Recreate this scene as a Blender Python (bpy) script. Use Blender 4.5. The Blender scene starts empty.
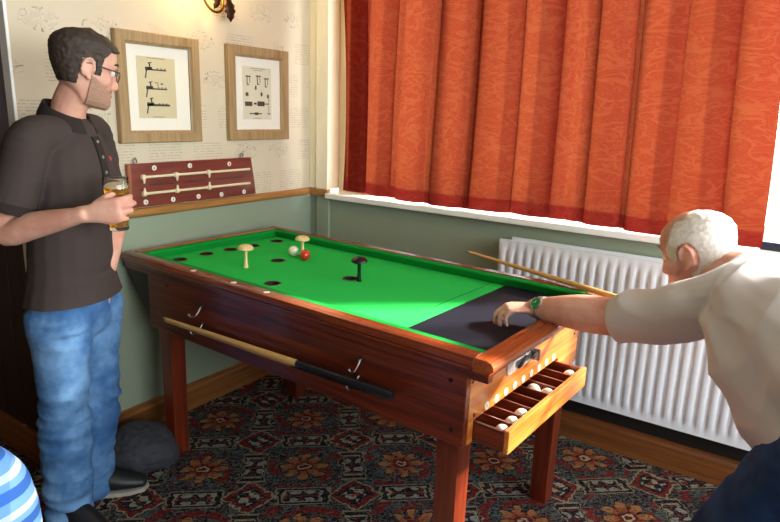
SKY, SUN, SUND, EXPO = 22.0, 36.0, (-.62, -.62, -.48), -0.33
import bpy, bmesh, math, random
from mathutils import Vector, Matrix, noise as mnoise
V = Vector
PI = math.pi
random.seed(7)
sc = bpy.context.scene
COL = sc.collection

# ------------------------------------------------------------------ materials
def lin(h):
    h = h.lstrip('#')
    c = [int(h[i:i+2], 16)/255 for i in (0, 2, 4)]
    return tuple(x/12.92 if x <= .04045 else ((x+.055)/1.055)**2.4 for x in c)

class X:
    """a scalar socket with arithmetic"""
    def __init__(s, nt, so): s.nt, s.so = nt, so
    def _m(s, op, *a):
        n = s.nt.nodes.new('ShaderNodeMath'); n.operation = op
        for i, v in enumerate((s,)+a):
            if isinstance(v, X): s.nt.links.new(v.so, n.inputs[i])
            else: n.inputs[i].default_value = v
        return X(s.nt, n.outputs[0])
    def __add__(s, o): return s._m('ADD', o)
    __radd__ = __add__
    def __sub__(s, o): return s._m('SUBTRACT', o)
    def __rsub__(s, o): return (s*-1.0)+o
    def __mul__(s, o): return s._m('MULTIPLY', o)
    __rmul__ = __mul__
    def __truediv__(s, o): return s._m('DIVIDE', o)
    def abs(s): return s._m('ABSOLUTE')
    def fract(s): return s._m('FRACT')
    def floor(s): return s._m('FLOOR')
    def sin(s): return s._m('SINE')
    def cos(s): return s._m('COSINE')
    def sqrt(s): return s._m('SQRT')
    def pow(s, o): return s._m('POWER', o)
    def lt(s, o): return s._m('LESS_THAN', o)
    def gt(s, o): return s._m('GREATER_THAN', o)
    def min(s, o): return s._m('MINIMUM', o)
    def max(s, o): return s._m('MAXIMUM', o)
    def atan2(s, o): return s._m('ARCTAN2', o)
    def clamp(s):
        r = s._m('ADD', 0.0); r.so.node.use_clamp = True; return r
    def step(s, lo, hi):
        """smooth 0..1 between lo and hi"""
        n = s.nt.nodes.new('ShaderNodeMapRange'); n.interpolation_type = 'SMOOTHSTEP'
        s.nt.links.new(s.so, n.inputs[0]); n.inputs[1].default_value = lo; n.inputs[2].default_value = hi
        return X(s.nt, n.outputs[0])

class Mat:
    def __init__(s, name, color='#808080', rough=.5, metal=0., spec=None, coat=0.):
        s.m = bpy.data.materials.new(name); s.m.use_nodes = True
        s.nt = s.m.node_tree
        s.b = s.nt.nodes['Principled BSDF']
        c = lin(color) if isinstance(color, str) else color
        s.set('Base Color', (*c, 1)); s.set('Roughness', rough); s.set('Metallic', metal)
        if spec is not None: s.set('Specular IOR Level', spec)
        if coat: s.set('Coat Weight', coat); s.set('Coat Roughness', .12)
        s.m.diffuse_color = (*c, 1)
    def set(s, k, v):
        if isinstance(v, X): s.nt.links.new(v.so, s.b.inputs[k])
        elif hasattr(v, 'is_output'): s.nt.links.new(v, s.b.inputs[k])
        else: s.b.inputs[k].default_value = v
    def node(s, t): return s.nt.nodes.new(t)
    def coords(s, kind='Object', scale=(1, 1, 1), rot=(0, 0, 0), loc=(0, 0, 0)):
        tc = s.node('ShaderNodeTexCoord'); mp = s.node('ShaderNodeMapping')
        mp.inputs['Scale'].default_value = scale; mp.inputs['Rotation'].default_value = rot; mp.inputs['Location'].default_value = loc
        s.nt.links.new(tc.outputs[kind], mp.inputs[0]); return mp.outputs[0]
    def xyz(s, vec):
        n = s.node('ShaderNodeSeparateXYZ'); s.nt.links.new(vec, n.inputs[0])
        return [X(s.nt, o) for o in n.outputs]
    def vec(s, x, y, z=0.0):
        n = s.node('ShaderNodeCombineXYZ')
        for i, v in enumerate((x, y, z)):
            if isinstance(v, X): s.nt.links.new(v.so, n.inputs[i])
            else: n.inputs[i].default_value = v
        return n.outputs[0]
    def noise(s, vec, scale=5, detail=3, rough=.5, dist=0.):
        n = s.node('ShaderNodeTexNoise'); s.nt.links.new(vec, n.inputs['Vector'])
        n.inputs['Scale'].default_value = scale; n.inputs['Detail'].default_value = detail
        n.inputs['Roughness'].default_value = rough; n.inputs['Distortion'].default_value = dist
        return X(s.nt, n.outputs[0])
    def white(s, vec):
        n = s.node('ShaderNodeTexWhiteNoise'); n.noise_dimensions = '3D'; s.nt.links.new(vec, n.inputs['Vector'])
        return X(s.nt, n.outputs[0])
    def voronoi(s, vec, scale=5, feature='F1', out=0, rand=1.):
        n = s.node('ShaderNodeTexVoronoi'); n.feature = feature; s.nt.links.new(vec, n.inputs['Vector'])
        n.inputs['Scale'].default_value = scale
        n.inputs['Randomness'].default_value = rand
        return X(s.nt, n.outputs[out])
    def wave(s, vec, scale=5, dist=2., detail=2, kind='BANDS', direction='X'):
        n = s.node('ShaderNodeTexWave'); n.wave_type = kind; n.bands_direction = direction
        s.nt.links.new(vec, n.inputs['Vector']); n.inputs['Scale'].default_value = scale
        n.inputs['Distortion'].default_value = dist; n.inputs['Detail'].default_value = detail
        return X(s.nt, n.outputs[1])
    def mix(s, f, a, b):
        n = s.node('ShaderNodeMix'); n.data_type = 'RGBA'; n.clamp_factor = True
        if isinstance(f, X): s.nt.links.new(f.so, n.inputs[0])
        else: n.inputs[0].default_value = f
        for i, c in ((6, a), (7, b)):
            if isinstance(c, str): n.inputs[i].default_value = (*lin(c), 1)
            elif isinstance(c, tuple): n.inputs[i].default_value = (*c[:3], 1)
            else: s.nt.links.new(c, n.inputs[i])
        return n.outputs[2]
    def color(s, so): s.nt.links.new(so, s.b.inputs['Base Color'])
    def bump(s, h, strength=.3, dist=.002):
        n = s.node('ShaderNodeBump'); n.inputs['Strength'].default_value = strength; n.inputs['Distance'].default_value = dist
        s.nt.links.new(h.so, n.inputs['Height']); s.nt.links.new(n.outputs[0], s.b.inputs['Normal'])

def plain(name, c, rough=.5, metal=0., var=.06, scale=20, **k):
    """a one-colour material with a little procedural unevenness"""
    m = Mat(name, c, rough, metal, **k)
    cc = lin(c) if isinstance(c, str) else c
    n = m.noise(m.coords(), scale, 3)
    m.color(m.mix(n, tuple(x*(1-var) for x in cc), tuple(min(1, x*(1+var)) for x in cc)))
    return m.m

def wood(name, dark, light, axis=0, rough=.35, scale=1., coat=0., streak=14):
    m = Mat(name, light, rough, coat=coat)
    s = [streak*3*scale]*3; s[axis] = 1.6*scale
    v = m.coords('Object', tuple(s))
    n1 = m.noise(v, 1.0, 5, .6, .6)
    s2 = [streak*14*scale]*3; s2[axis] = 7*scale
    n2 = m.noise(m.coords('Object', tuple(s2)), 1.0, 2, .5)
    f = (n1*.75+n2*.25).step(.3, .72)
    m.color(m.mix(f, dark, light))
    m.bump(n2, .15, .001)
    return m.m

# ------------------------------------------------------------------ meshes
class MB:
    def __init__(s): s.v, s.f = [], []
    def add(s, vs, fs):
        o = len(s.v); s.v += [V(q) for q in vs]; s.f += [tuple(o+i for i in f) for f in fs]; return s
    def box(s, a, b):
        (x0, y0, z0), (x1, y1, z1) = a, b
        return s.add([(x0,y0,z0),(x1,y0,z0),(x1,y1,z0),(x0,y1,z0),(x0,y0,z1),(x1,y0,z1),(x1,y1,z1),(x0,y1,z1)],
                     [(3,2,1,0),(4,5,6,7),(0,1,5,4),(1,2,6,5),(2,3,7,6),(3,0,4,7)])
    def prism(s, poly, d, frame=None):
        """polygon (2-D, ccw) swept by vector d; frame maps 2-D to 3-D"""
        fr = frame or (lambda p: V((p[0], p[1], 0)))
        n = len(poly); A = [fr(p) for p in poly]; B = [p+V(d) for p in A]
        return s.add(A+B, [tuple(range(n))[::-1], tuple(range(n, 2*n))]+[(i, (i+1) % n, n+(i+1) % n, n+i) for i in range(n)])
    def rings(s, rs, closed=True, caps=True):
        n = len(rs[0]); o = len(s.v)
        for r in rs: s.v += [V(q) for q in r]
        for k in range(len(rs)-1):
            for i in range(n if closed else n-1):
                j = (i+1) % n
                s.f.append((o+k*n+i, o+k*n+j, o+(k+1)*n+j, o+(k+1)*n+i))
        if caps:
            s.f.append(tuple(o+i for i in range(n))[::-1]); s.f.append(tuple(o+(len(rs)-1)*n+i for i in range(n)))
        return s
    def lathe(s, prof, c=(0,0,0), n=24, axis=V((0,0,1))):
        """prof: (radius, height) from bottom to top"""
        ax = V(axis).normalized(); q = ax.to_track_quat('Z', 'Y'); c = V(c)
        rs = [[c+q @ V((r*math.cos(2*PI*i/n), r*math.sin(2*PI*i/n), h)) for i in range(n)] for r, h in prof]
        return s.rings(rs)
    def tube(s, pts, rad, n=10, flat=None):
        pts = [V(q) for q in pts]; rs = []
        rad = rad if isinstance(rad, (list, tuple)) else [rad]*len(pts)
        up = None
        for i, q in enumerate(pts):
            t = (pts[min(i+1, len(pts)-1)]-pts[max(i-1, 0)]).normalized()
            if up is None: up = t.orthogonal().normalized()
            up = (up-t*up.dot(t)).normalized(); si = t.cross(up)
            rs.append([q+(up*math.cos(2*PI*k/n)+si*math.sin(2*PI*k/n))*rad[i] for k in range(n)])
        return s.rings(rs)
    def ball(s, c, r, n=16, m=10, rot=None):
        rr = r if isinstance(r, (tuple, list)) else (r, r, r); c = V(c); R = rot or Matrix.Identity(3)
        rs = []
        for k in range(m+1):
            a = -PI/2+PI*k/m; a = max(min(a, PI/2-.02), -PI/2+.02)
            rs.append([c+R @ V((rr[0]*math.cos(a)*math.cos(2*PI*i/n), rr[1]*math.cos(a)*math.sin(2*PI*i/n), rr[2]*math.sin(a))) for i in range(n)])
        return s.rings(rs)
    def limb(s, pts, rad, ref=(0,0,1), n=18, sub=4, tip=.7):
        """smooth tapered elliptical limb; rad items r or (r_ref, r_side); rounded ends"""
        P = [V(q) for q in pts]; R = [(r, r) if not isinstance(r, (tuple, list)) else r for r in rad]
        def cr(a, b, c, d, t): return .5*((2*b)+(c-a)*t+(2*a-5*b+4*c-d)*t*t+(3*b-a-3*c+d)*t**3)
        Q, W = [], []
        m = len(P)
        for i in range(m-1):
            a, b, c, d = P[max(i-1, 0)], P[i], P[i+1], P[min(i+2, m-1)]
            ra, rb, rc, rd = R[max(i-1, 0)], R[i], R[i+1], R[min(i+2, m-1)]
            for k in range(sub):
                t = k/sub; Q.append(cr(a, b, c, d, t)); W.append(tuple(max(.001, cr(ra[j], rb[j], rc[j], rd[j], t)) for j in (0, 1)))
        Q.append(P[-1]); W.append(R[-1])
        rs = []; ref = V(ref); N = len(Q)
        for i, q in enumerate(Q):
            t = (Q[min(i+1, N-1)]-Q[max(i-1, 0)]).normalized()
            u = ref-t*ref.dot(t)
            u = u.normalized() if u.length > 1e-4 else t.orthogonal().normalized()
            w = t.cross(u)
            ring = lambda off, k: [q+t*off+u*(W[i][0]*k*math.cos(2*PI*j/n))+w*(W[i][1]*k*math.sin(2*PI*j/n)) for j in range(n)]
            r0 = min(W[i])
            if i == 0:
                for a in (1.35, .9, .45): rs.append(ring(-r0*.7*math.sin(a), math.cos(a)))
            rs.append(ring(0, 1))
            if i == N-1:
                for a in (.45, .9, 1.35): rs.append(ring(r0*tip*math.sin(a), math.cos(a) if tip > .4 else math.cos(a)**.35))
        return s.rings(rs)
    def move(s, M):
        s.v = [M @ q for q in s.v]; return s

def setp(o, label=None, cat=None, group=None, kind=None):
    for k, v in (('label', label), ('category', cat), ('group', group), ('kind', kind)):
        if v: o[k] = v
    return o

def obj(name, mb, mat, parent=None, smooth=False, bevel=0., seg=2, label=None, cat=None, group=None, kind=None, auto=None):
    me = bpy.data.meshes.new(name)
    me.from_pydata([tuple(q) for q in mb.v], [], mb.f); me.validate()
    bm = bmesh.new(); bm.from_mesh(me); bmesh.ops.recalc_face_normals(bm, faces=bm.faces); bm.to_mesh(me); bm.free()
    me.materials.append(mat if not isinstance(mat, Mat) else mat.m)
    o = bpy.data.objects.new(name, me); COL.objects.link(o)
    if parent: o.parent = parent
    if smooth:
        for q in me.polygons: q.use_smooth = True
        if auto is not None: me.set_sharp_from_angle(angle=math.radians(auto))
    if bevel:
        b = o.modifiers.new('bevel', 'BEVEL'); b.width = bevel; b.segments = seg; b.limit_method = 'ANGLE'; b.angle_limit = math.radians(40)
    return setp(o, label, cat, group, kind)

def empty(name, loc=(0,0,0), rz=0., label=None, cat=None, group=None):
    o = bpy.data.objects.new(name, None); COL.objects.link(o); o.location = loc; o.rotation_euler = (0, 0, rz)
    o.empty_display_size = .05
    return setp(o, label, cat, group)

def copy_tree(o, parent=None):
    c = o.copy(); COL.objects.link(c)
    if parent: c.parent = parent
    for ch in list(o.children): copy_tree(ch, c)
    return c

def blob(name, mb, mat, parent=None, voxel=.006, smooth=4, folds=None, label=None, inflate=0., cuts=()):
    """weld overlapping closed shapes into one continuous surface"""
    me = bpy.data.meshes.new(name+'_raw'); me.from_pydata([tuple(q) for q in mb.v], [], mb.f)
    bm = bmesh.new(); bm.from_mesh(me); bmesh.ops.recalc_face_normals(bm, faces=bm.faces); bm.to_mesh(me); bm.free()
    t = bpy.data.objects.new(name+'_raw', me); COL.objects.link(t)
    r = t.modifiers.new('r', 'REMESH'); r.mode = 'VOXEL'; r.voxel_size = voxel
    s = t.modifiers.new('s', 'SMOOTH'); s.iterations = smooth; s.factor = .5
    dg = bpy.context.evaluated_depsgraph_get(); ev = t.evaluated_get(dg)
    out = bpy.data.meshes.new_from_object(ev); out.name = name
    bpy.data.objects.remove(t); bpy.data.meshes.remove(me)
    if folds or inflate:
        nor = [v.normal.copy() for v in out.vertices]
        for v, n in zip(out.vertices, nor):
            v.co += n*((folds(v.co, n) if folds else 0.)+inflate)
    if cuts:
        bm = bmesh.new(); bm.from_mesh(out)
        for co, no in cuts:
            co, no = V(co), V(no)
            near = [g for g in list(bm.verts)+list(bm.edges)+list(bm.faces) if (g.co if isinstance(g, bmesh.types.BMVert) else g.verts[0].co if isinstance(g, bmesh.types.BMEdge) else g.verts[0].co).__sub__(co).length < .6]
            res = bmesh.ops.bisect_plane(bm, geom=near, plane_co=co, plane_no=no, clear_outer=True)
            es = [g for g in res['geom_cut'] if isinstance(g, bmesh.types.BMEdge)]
            try: bmesh.ops.edgeloop_fill(bm, edges=es)
            except Exception: pass
        bm.to_mesh(out); bm.free()
    for q in out.polygons: q.use_smooth = True
    if cuts: out.set_sharp_from_angle(angle=math.radians(55))
    out.materials.clear(); out.materials.append(mat if not isinstance(mat, Mat) else mat.m)
    o = bpy.data.objects.new(name, out); COL.objects.link(o)
    if parent: o.parent = parent
    if label: o['label'] = label
    return o
# ------------------------------------------------------------------ camera
CAM = V((2.4079421471163287, -2.7359485431261303, 1.5033733436302865))
YAW, PITCH, ROLL, FPX = -0.5896307536317127, 0.24056079597329463, 0.033337711716785984, 614.0939267387529
RGT = V((math.cos(YAW), -math.sin(YAW), 0)); FWD = V((math.sin(YAW)*math.cos(PITCH), math.cos(YAW)*math.cos(PITCH), -math.sin(PITCH)))
UPV = RGT.cross(FWD)
_r = RGT*math.cos(ROLL)+UPV*math.sin(ROLL); _u = UPV*math.cos(ROLL)-RGT*math.sin(ROLL)
cd = bpy.data.cameras.new('camera'); cam = bpy.data.objects.new('camera', cd); COL.objects.link(cam)
cam.matrix_world = Matrix(((_r.x, _u.x, -FWD.x, CAM.x), (_r.y, _u.y, -FWD.y, CAM.y), (_r.z, _u.z, -FWD.z, CAM.z), (0, 0, 0, 1)))
cd.sensor_width = 36; cd.lens = FPX*36/780; cd.clip_start = .05
sc.camera = cam
R3 = V((RGT.x, RGT.y, 0)); C3 = V((-math.sin(YAW), -math.cos(YAW), 0))   # along the picture to the right / towards the viewer

# ------------------------------------------------------------------ room materials
def m_wallpaper():
    m = Mat('wallpaper_print', '#d8c9ab', .75)
    x, y, z = m.xyz(m.coords())
    u, w = y/.24, z/.17
    row = w.floor()
    u = u+(row*.37).fract()
    cell = m.vec(u.floor(), row, 3.0)
    r1 = m.white(cell); r2 = m.white(m.vec(u.floor(), row, 9.0))
    fu, fw = u.fract(), w.fract()
    inside = (fu-.5).abs().lt(.36+.0)*(fw-.5).abs().lt(.33)
    # lines of writing
    line = (z/.0125).fract().step(.45, .6)*(1-(z/.0125).fract().step(.75, .9))
    word = m.noise(m.vec(y*150.0, (z/.0125).floor()*7.3, 0.), 1., 2).step(.42, .55)
    text = line*word*inside*r1.lt(.62)
    # engraved sketches
    wv = m.vec(y, z, r2*30.)
    cont = (m.noise(wv, 24, 1.5, .45, .8)-.5).abs()
    sk = (1-cont.step(.004, .018))*(((fu-.5)*(fu-.5)*7.+(fw-.5)*(fw-.5)*12.).lt(.8))*r1.gt(.62)
    hatch = ((y+z)/.006).fract().step(.5, .7)*(m.noise(wv, 24, 1.5, .45, .8)).gt(.6)*sk.max(((fu-.5)*(fu-.5)*9.+(fw-.5)*(fw-.5)*16.).lt(.7))*r1.gt(.62)
    ink = (text*.62+sk*.9+hatch*.4).clamp()
    blot = m.noise(m.coords(), 3., 4)
    base = m.mix(blot, '#c9b99e', '#dacbb3')
    m.color(m.mix(ink*.75, base, '#6f675a'))
    return m.m

def m_carpet():
    m = Mat('patterned_carpet', '#332226', .95, spec=.1)
    x, y, z = m.xyz(m.coords())
    wob = (m.noise(m.coords(), 30, 2)-.5)*.05
    x, y = x+wob, y+wob
    ca, sa = math.cos(.70), math.sin(.70); P = .42
    a = (x*ca+y*sa)/P; b = (y*ca-x*sa)/P
    # ground: dense filigree
    vg = m.vec(x, y, 0.)
    wx = (m.noise(vg, 26, 3)-.5)*.5; vg2 = m.vec(x+wx*.1, y-wx*.1, 0.)
    v1 = m.voronoi(vg2, 50, 'DISTANCE_TO_EDGE')
    v2 = m.voronoi(vg, 21, 'F1')
    col = m.mix(m.noise(vg, 9, 2).step(.45, .55), '#1d1f2c', '#241a20')
    col = m.mix((1-v1.step(.03, .1))*.75, col, '#7d7a70')
    col = m.mix(v2.lt(.16), col, '#8c2a26')
    n2 = m.noise(vg, 12, 1).step(.56, .6)
    col = m.mix(n2*(1-v1.step(.0, .3)), col, '#566662')
    def cell(oa, ob):
        fa = (a+oa).fract()-.5; fb = (b+ob).fract()-.5
        return fa, fb
    # red scrolling ground around the flowers
    fa, fb = cell(.5, .5)
    rad = (fa*fa+fb*fb).sqrt(); ang = fb.atan2(fa)
    scr = (ang*3.0+rad*34.0).sin()
    col = m.mix((scr.gt(.15))*rad.gt(.22)*rad.lt(.47)*m.noise(vg, 7, 1).gt(.47), col, '#7a2420')
    # barred boxes half way along the lattice
    for oa, ob, sw in ((0., .5, 0), (.5, 0., 1)):
        ga, gb = cell(oa, ob)
        if sw: ga, gb = gb, ga
        d = ((ga.abs())/.13).max(gb.abs()/.26)
        col = m.mix(d.lt(1.0), col, '#978a70')
        col = m.mix(d.lt(.9), col, '#15161c')
        d2 = (ga.abs()/.13).max(gb.abs()/.26)
        col = m.mix(d2.lt(.72)*d2.gt(.62), col, '#a49a84')
        star = ((ga*22.).sin()*(gb*22.).sin()).abs()
        col = m.mix(d2.lt(.6)*star.gt(.55), col, '#9a9c94')
        col = m.mix(d2.lt(.6)*star.lt(.08), col, '#7e2a24')
    # diamond medallion
    ga, gb = cell(0., 0.)
    dm = ga.abs()+gb.abs()
    col = m.mix(dm.lt(.26), col, '#a79c80')
    col = m.mix(dm.lt(.235), col, '#7a211e')
    col = m.mix(dm.lt(.17), col, '#1a1d26')
    col = m.mix(dm.lt(.13)*((ga*40.).sin()*(gb*40.).sin()).gt(.0), col, '#b0a68c')
    col = m.mix(dm.lt(.04), col, '#8c2a26')
    # big orange flower
    pet = (ang*4.0).cos().abs()
    edge = .10+pet*.14
    nn = m.noise(vg, 60, 2)
    fl = rad.lt(edge)
    col = m.mix(rad.lt(edge+.02), col, '#2a1616')
    col = m.mix(fl, col, m.mix((rad+nn*.1).step(.1, .27), '#94401f', '#b27a48'))
    col = m.mix(fl*pet.lt(.45)*rad.gt(.08), col, '#7c211b')
    col = m.mix(rad.lt(.085), col, '#5c1718')
    col = m.mix(rad.lt(.055)*rad.gt(.03), col, '#c3a884')
    # tuft
    t = m.noise(vg, 350, 1)
    grit = m.noise(vg, 95, 3, .7)
    col = m.mix(grit.step(.50, .60)*.7, col, '#15141c'); col = m.mix((1-grit.step(.38, .46))*.45, col, '#8a7f70')
    col = m.mix(t*.45+.06, col, '#0c0a0c')
    m.color(col); m.bump(t, .6, .004)
    return m.m

def m_curtain(hem=False):
    m = Mat('curtain_hem_cloth' if hem else 'curtain_cloth', '#a23a22', .9, spec=.05)
    nt = m.nt
    tc = m.node('ShaderNodeUVMap'); u, w, _ = m.xyz(tc.outputs[0])
    v = m.vec(u, w, 0.)
    sw = (m.noise(v, 13., 2, .5, 1.4)-.5).abs()
    sw2 = (m.noise(v, 24., 2, .5, 2.2)-.5).abs()
    leaf = m.voronoi(m.vec(u+sw*.2, w+sw2*.2, 0.), 11., 'F1')
    pat = ((1-sw.step(.01, .05))*.8).max((1-sw2.step(.008, .035))*.6).max(((leaf-.3).abs().lt(.035))*.7)
    weave = m.noise(m.vec(u*60., w*420., 0.), 1., 2)*.5+m.noise(m.vec(u*420., w*60., 0.), 1., 2)*.5
    base = m.mix(pat*.4, '#982a20', '#b8543a')
    base = m.mix(weave*.25, base, '#7c1c16')
    tr = m.node('ShaderNodeBsdfTranslucent'); df = m.node('ShaderNodeBsdfDiffuse'); ms = m.node('ShaderNodeMixShader')
    tcol = m.mix(pat*.5, (.60*CT, .120*CT, .045*CT), (.76*CT, .24*CT, .08*CT))
    tcol = m.mix(weave*.4, tcol, (.45*CT, .05*CT, .015*CT))
    if hem: tcol = m.mix(.8, tcol, (.30*CT, .012*CT, .02*CT))
    nt.links.new(tcol, tr.inputs[0]); nt.links.new(base, df.inputs[0])
    ms.inputs[0].default_value = .5
    nt.links.new(df.outputs[0], ms.inputs[1]); nt.links.new(tr.outputs[0], ms.inputs[2])
    nt.links.new(ms.outputs[0], nt.nodes['Material Output'].inputs[0])
    return m.m

def m_glass(name, tint=(1, 1, 1), gloss=.5):
    m = Mat(name); nt = m.nt
    t = m.node('ShaderNodeBsdfTransparent'); g = m.node('ShaderNodeBsdfGlossy'); mx = m.node('ShaderNodeMixShader'); fr = m.node('ShaderNodeLayerWeight'); fm = m.node('ShaderNodeMath')
    t.inputs[0].default_value = (*tint, 1); g.inputs['Roughness'].default_value = .02; fr.inputs[0].default_value = .18; fm.operation = 'MULTIPLY'; fm.inputs[1].default_value = gloss; nt.links.new(fr.outputs[1], fm.inputs[0])
    nt.links.new(fm.outputs[0], mx.inputs[0]); nt.links.new(t.outputs[0], mx.inputs[1]); nt.links.new(g.outputs[0], mx.inputs[2])
    nt.links.new(mx.outputs[0], nt.nodes['Material Output'].inputs[0])
    return m.m

CT = .11
M = {}
M['wallpaper'] = m_wallpaper(); M['carpet'] = m_carpet()
M['green_paint'] = plain('green_paint', '#8f9a84', .45, var=.04, scale=6)
M['cream_paint'] = plain('cream_gloss_paint', '#f7eed4', .35, var=.03)
M['white_paint'] = plain('white_gloss_paint', '#eeece4', .3, var=.02)
M['plaster'] = plain('plaster', '#a89c86', .8, var=.04)
M['far_wall'] = plain('dark_ochre_wall', '#6a5844', .8, var=.06)
M['rail_wood'] = wood('rail_wood', '#8a5a2c', '#b98347', 1, .35)
M['skirt_y'] = wood('skirting_wood_side', '#6a3c1c', '#94602f', 1, .4)
M['skirt_x'] = wood('skirting_wood_front', '#5c3216', '#8a5426', 0, .4)
M['dark_wood'] = wood('dark_panel_wood', '#22110c', '#3a2016', 2, .45)
M['glass'] = m_glass('window_glass')
M['lace'] = None

# ------------------------------------------------------------------ room shell
def st(name, mb, mat, parent=None, **k):
    o = obj(name, mb, mat, parent, **k)
    if parent is None: o['kind'] = 'structure'
    return o
RX, BY, CH = 4.3, -5.2, 2.6
st('floor', MB().box((-1.4, BY-.1, -.05), (RX+.1, .1, 0)), M['carpet'])
st('ceiling', MB().box((-1.4, BY-.1, CH), (RX+.1, .35, CH+.05)), M['plaster'])
# wall on the left: wallpaper above, green dado below, outside corner at its near end
WE = -1.60
wl = st('wall_left', MB().box((-.12, WE, 1.03), (0, .12, CH)), M['wallpaper'])
st('dado', MB().box((-.12, WE, 0), (0, .12, 1.03)), M['green_paint'], wl)
st('trim_1', MB().prism([(0,1.012),(.022,1.012),(.03,1.022),(.03,1.036),(.018,1.05),(0,1.05)], (0, -WE-.0, 0), lambda p: V((p[0], WE, p[1]))), M['rail_wood'], bevel=.003)
st('baseboard_left', MB().prism([(0,0),(.02,0),(.02,.105),(.012,.118),(.012,.13),(0,.135)], (0, -WE, 0), lambda p: V((p[0], WE, p[1]))), M['skirt_y'])
# return face beyond the corner, dark boarded
st('trim_2', MB().box((-.05, WE-.012, 0), (0.004, WE-.0005, CH)), M['white_paint'], bevel=.003)
wr = st('wall_return', MB().box((-1.4, WE-.001, 1.05), (-.12, WE+.1, CH)).box((-.12, WE-.0005, 1.05), (-.05, WE, CH)), plain('lilac_paint', '#6d6672', .6))  # upper part of the return wall in plain dark lilac
pn = MB()
for i in range(9): pn.box((-.05-.15*(i+1)+.004, WE-.012, .14), (-.05-.15*i, WE-.001, 1.05))
st('panelling', pn, M['dark_wood'], wr, bevel=.003)
st('baseboard_return', MB().box((-1.4, WE-.03, 0), (-.05, WE-.001, .14)), M['skirt_x'], bevel=.004)
st('wall_far_left', MB().box((-1.5, BY, 0), (-1.4, WE+.1, CH)), M['far_wall'])
st('wall_back', MB().box((-1.4, BY-.1, 0), (RX+.1, BY, CH)), M['far_wall'])

# window wall
WX0, WX1, WZ0, WZ1 = .15, 3.9, 1.03, 2.36
ww = st('wall_window', MB().box((-.12, 0, 0), (RX+.1, .22, 1.0)).box((-.12, .0, WZ1), (RX+.1, .22, CH)).box((WX1, 0, 1.0), (RX+.1, .22, WZ1)).box((-.12, 0.0, 1.0), (.0, .22, WZ1)), M['green_paint'])
st('upper_wall', MB().box((0, -.002, WZ1), (RX, .0, CH)), M['plaster'], ww)
# cream boxed post in the corner
st('trim_3', MB().box((.0, -.012, 1.05), (.062, .2, WZ1)), M['cream_paint'], bevel=.003)
st('trim_4', MB().box((.062, -.03, 1.05), (.15, .2, WZ1)), M['cream_paint'], bevel=.004)
st('trim_5', MB().box((0, -.034, 1.012), (.15, .0, 1.05)), M['rail_wood'], bevel=.004)
st('trim_6', MB().box((.06, -.02, .13), (.15, .0, 1.012)), M['green_paint'], bevel=.003)
st('baseboard_window', MB().prism([(0,0),(-.02,0),(-.02,.105),(-.012,.118),(-.012,.13),(0,.135)], (RX, 0, 0), lambda p: V((0, p[0], p[1]))), M['skirt_x'])
st('shadow_strip', MB().box((.15, -.012, .1355), (RX, .0, .225)), plain('painted_shadow_black', '#17130f', .6), bevel=.002)  # added near-black strip, paints the shadow gap between radiator and skirting
st('window_sill', MB().box((.15, -.055, 1.002), (WX1, .2, 1.034)), M['white_paint'], bevel=.006)
# window: frame with left jamb widened to block a sun streak, mullions, glass
wf = MB()
FY0, FY1 = .13, .19
wf.box((WX0, FY0-.06, WZ0), (WX0+.26, FY1, WZ1)).box((WX1-.06, FY0, WZ0), (WX1, FY1, WZ1)).box((WX0, FY0, WZ0), (WX1, FY1, WZ0+.07)).box((WX0, FY0, WZ1-.06), (WX1, FY1, WZ1))
for x in (1.05, 1.95, 2.9): wf.box((x-.03, FY0, WZ0), (x+.03, FY1, WZ1))
win = st('window_1', wf, M['cream_paint'], bevel=.003)
st('glass', MB().box((WX0+.02, .158, WZ0+.02), (WX1-.02, .162, WZ1-.02)), M['glass'], win)

# window in the right-hand wall
RY0, RY1, RZ0, RZ1 = -3.7, -.5, 1.1, 2.35
st('wall_right', MB().box((RX, BY, 0), (RX+.2, 0, RZ0)).box((RX, BY, RZ1), (RX+.2, 0, CH)).box((RX, BY, RZ0), (RX+.2, RY0, RZ1)).box((RX, RY1, RZ0), (RX+.2, 0, RZ1)), M['far_wall'])
w2 = MB().box((RX+.1, RY0, RZ0), (RX+.16, RY0+.06, RZ1)).box((RX+.1, RY1-.06, RZ0), (RX+.16, RY1, RZ1)).box((RX+.1, RY0, RZ0), (RX+.16, RY1, RZ0+.06)).box((RX+.1, RY0, RZ1-.06), (RX+.16, RY1, RZ1)).box((RX+.1, -1.73, RZ0), (RX+.16, -1.67, RZ1))
win2 = st('window_2', w2, M['white_paint'])
st('glass', MB().box((RX+.128, RY0+.02, RZ0+.02), (RX+.132, RY1-.02, RZ1-.02)), M['glass'], win2)

# ------------------------------------------------------------------ daylight
wd = bpy.data.worlds.new('sky'); sc.world = wd; wd.use_nodes = True
bg = wd.node_tree.nodes['Background']; bg.inputs[0].default_value = (.86, .94, 1.0, 1); bg.inputs[1].default_value = SKY
def portal(name, loc, rot, sx, sy):
    l = bpy.data.lights.new(name, 'AREA'); l.shape = 'RECTANGLE'; l.size = sx; l.size_y = sy; l.cycles.is_portal = True
    o = bpy.data.objects.new(name, l); COL.objects.link(o); o.location = loc; o.rotation_euler = rot
portal('window_daylight', ((WX0+WX1)/2, .215, (WZ0+WZ1)/2), (-PI/2, 0, 0), WX1-WX0, WZ1-WZ0)
portal('side_window_daylight', (RX+.19, (RY0+RY1)/2, (RZ0+RZ1)/2), (PI/2, 0, PI/2), RY1-RY0, RZ1-RZ0)
sl = bpy.data.lights.new('sun', 'SUN'); sl.energy = SUN; sl.angle = .09; sl.color = (1, .93, .8)
so = bpy.data.objects.new('sun', sl); COL.objects.link(so)
so.rotation_euler = V(SUND).to_track_quat('-Z', 'Y').to_euler()
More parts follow.
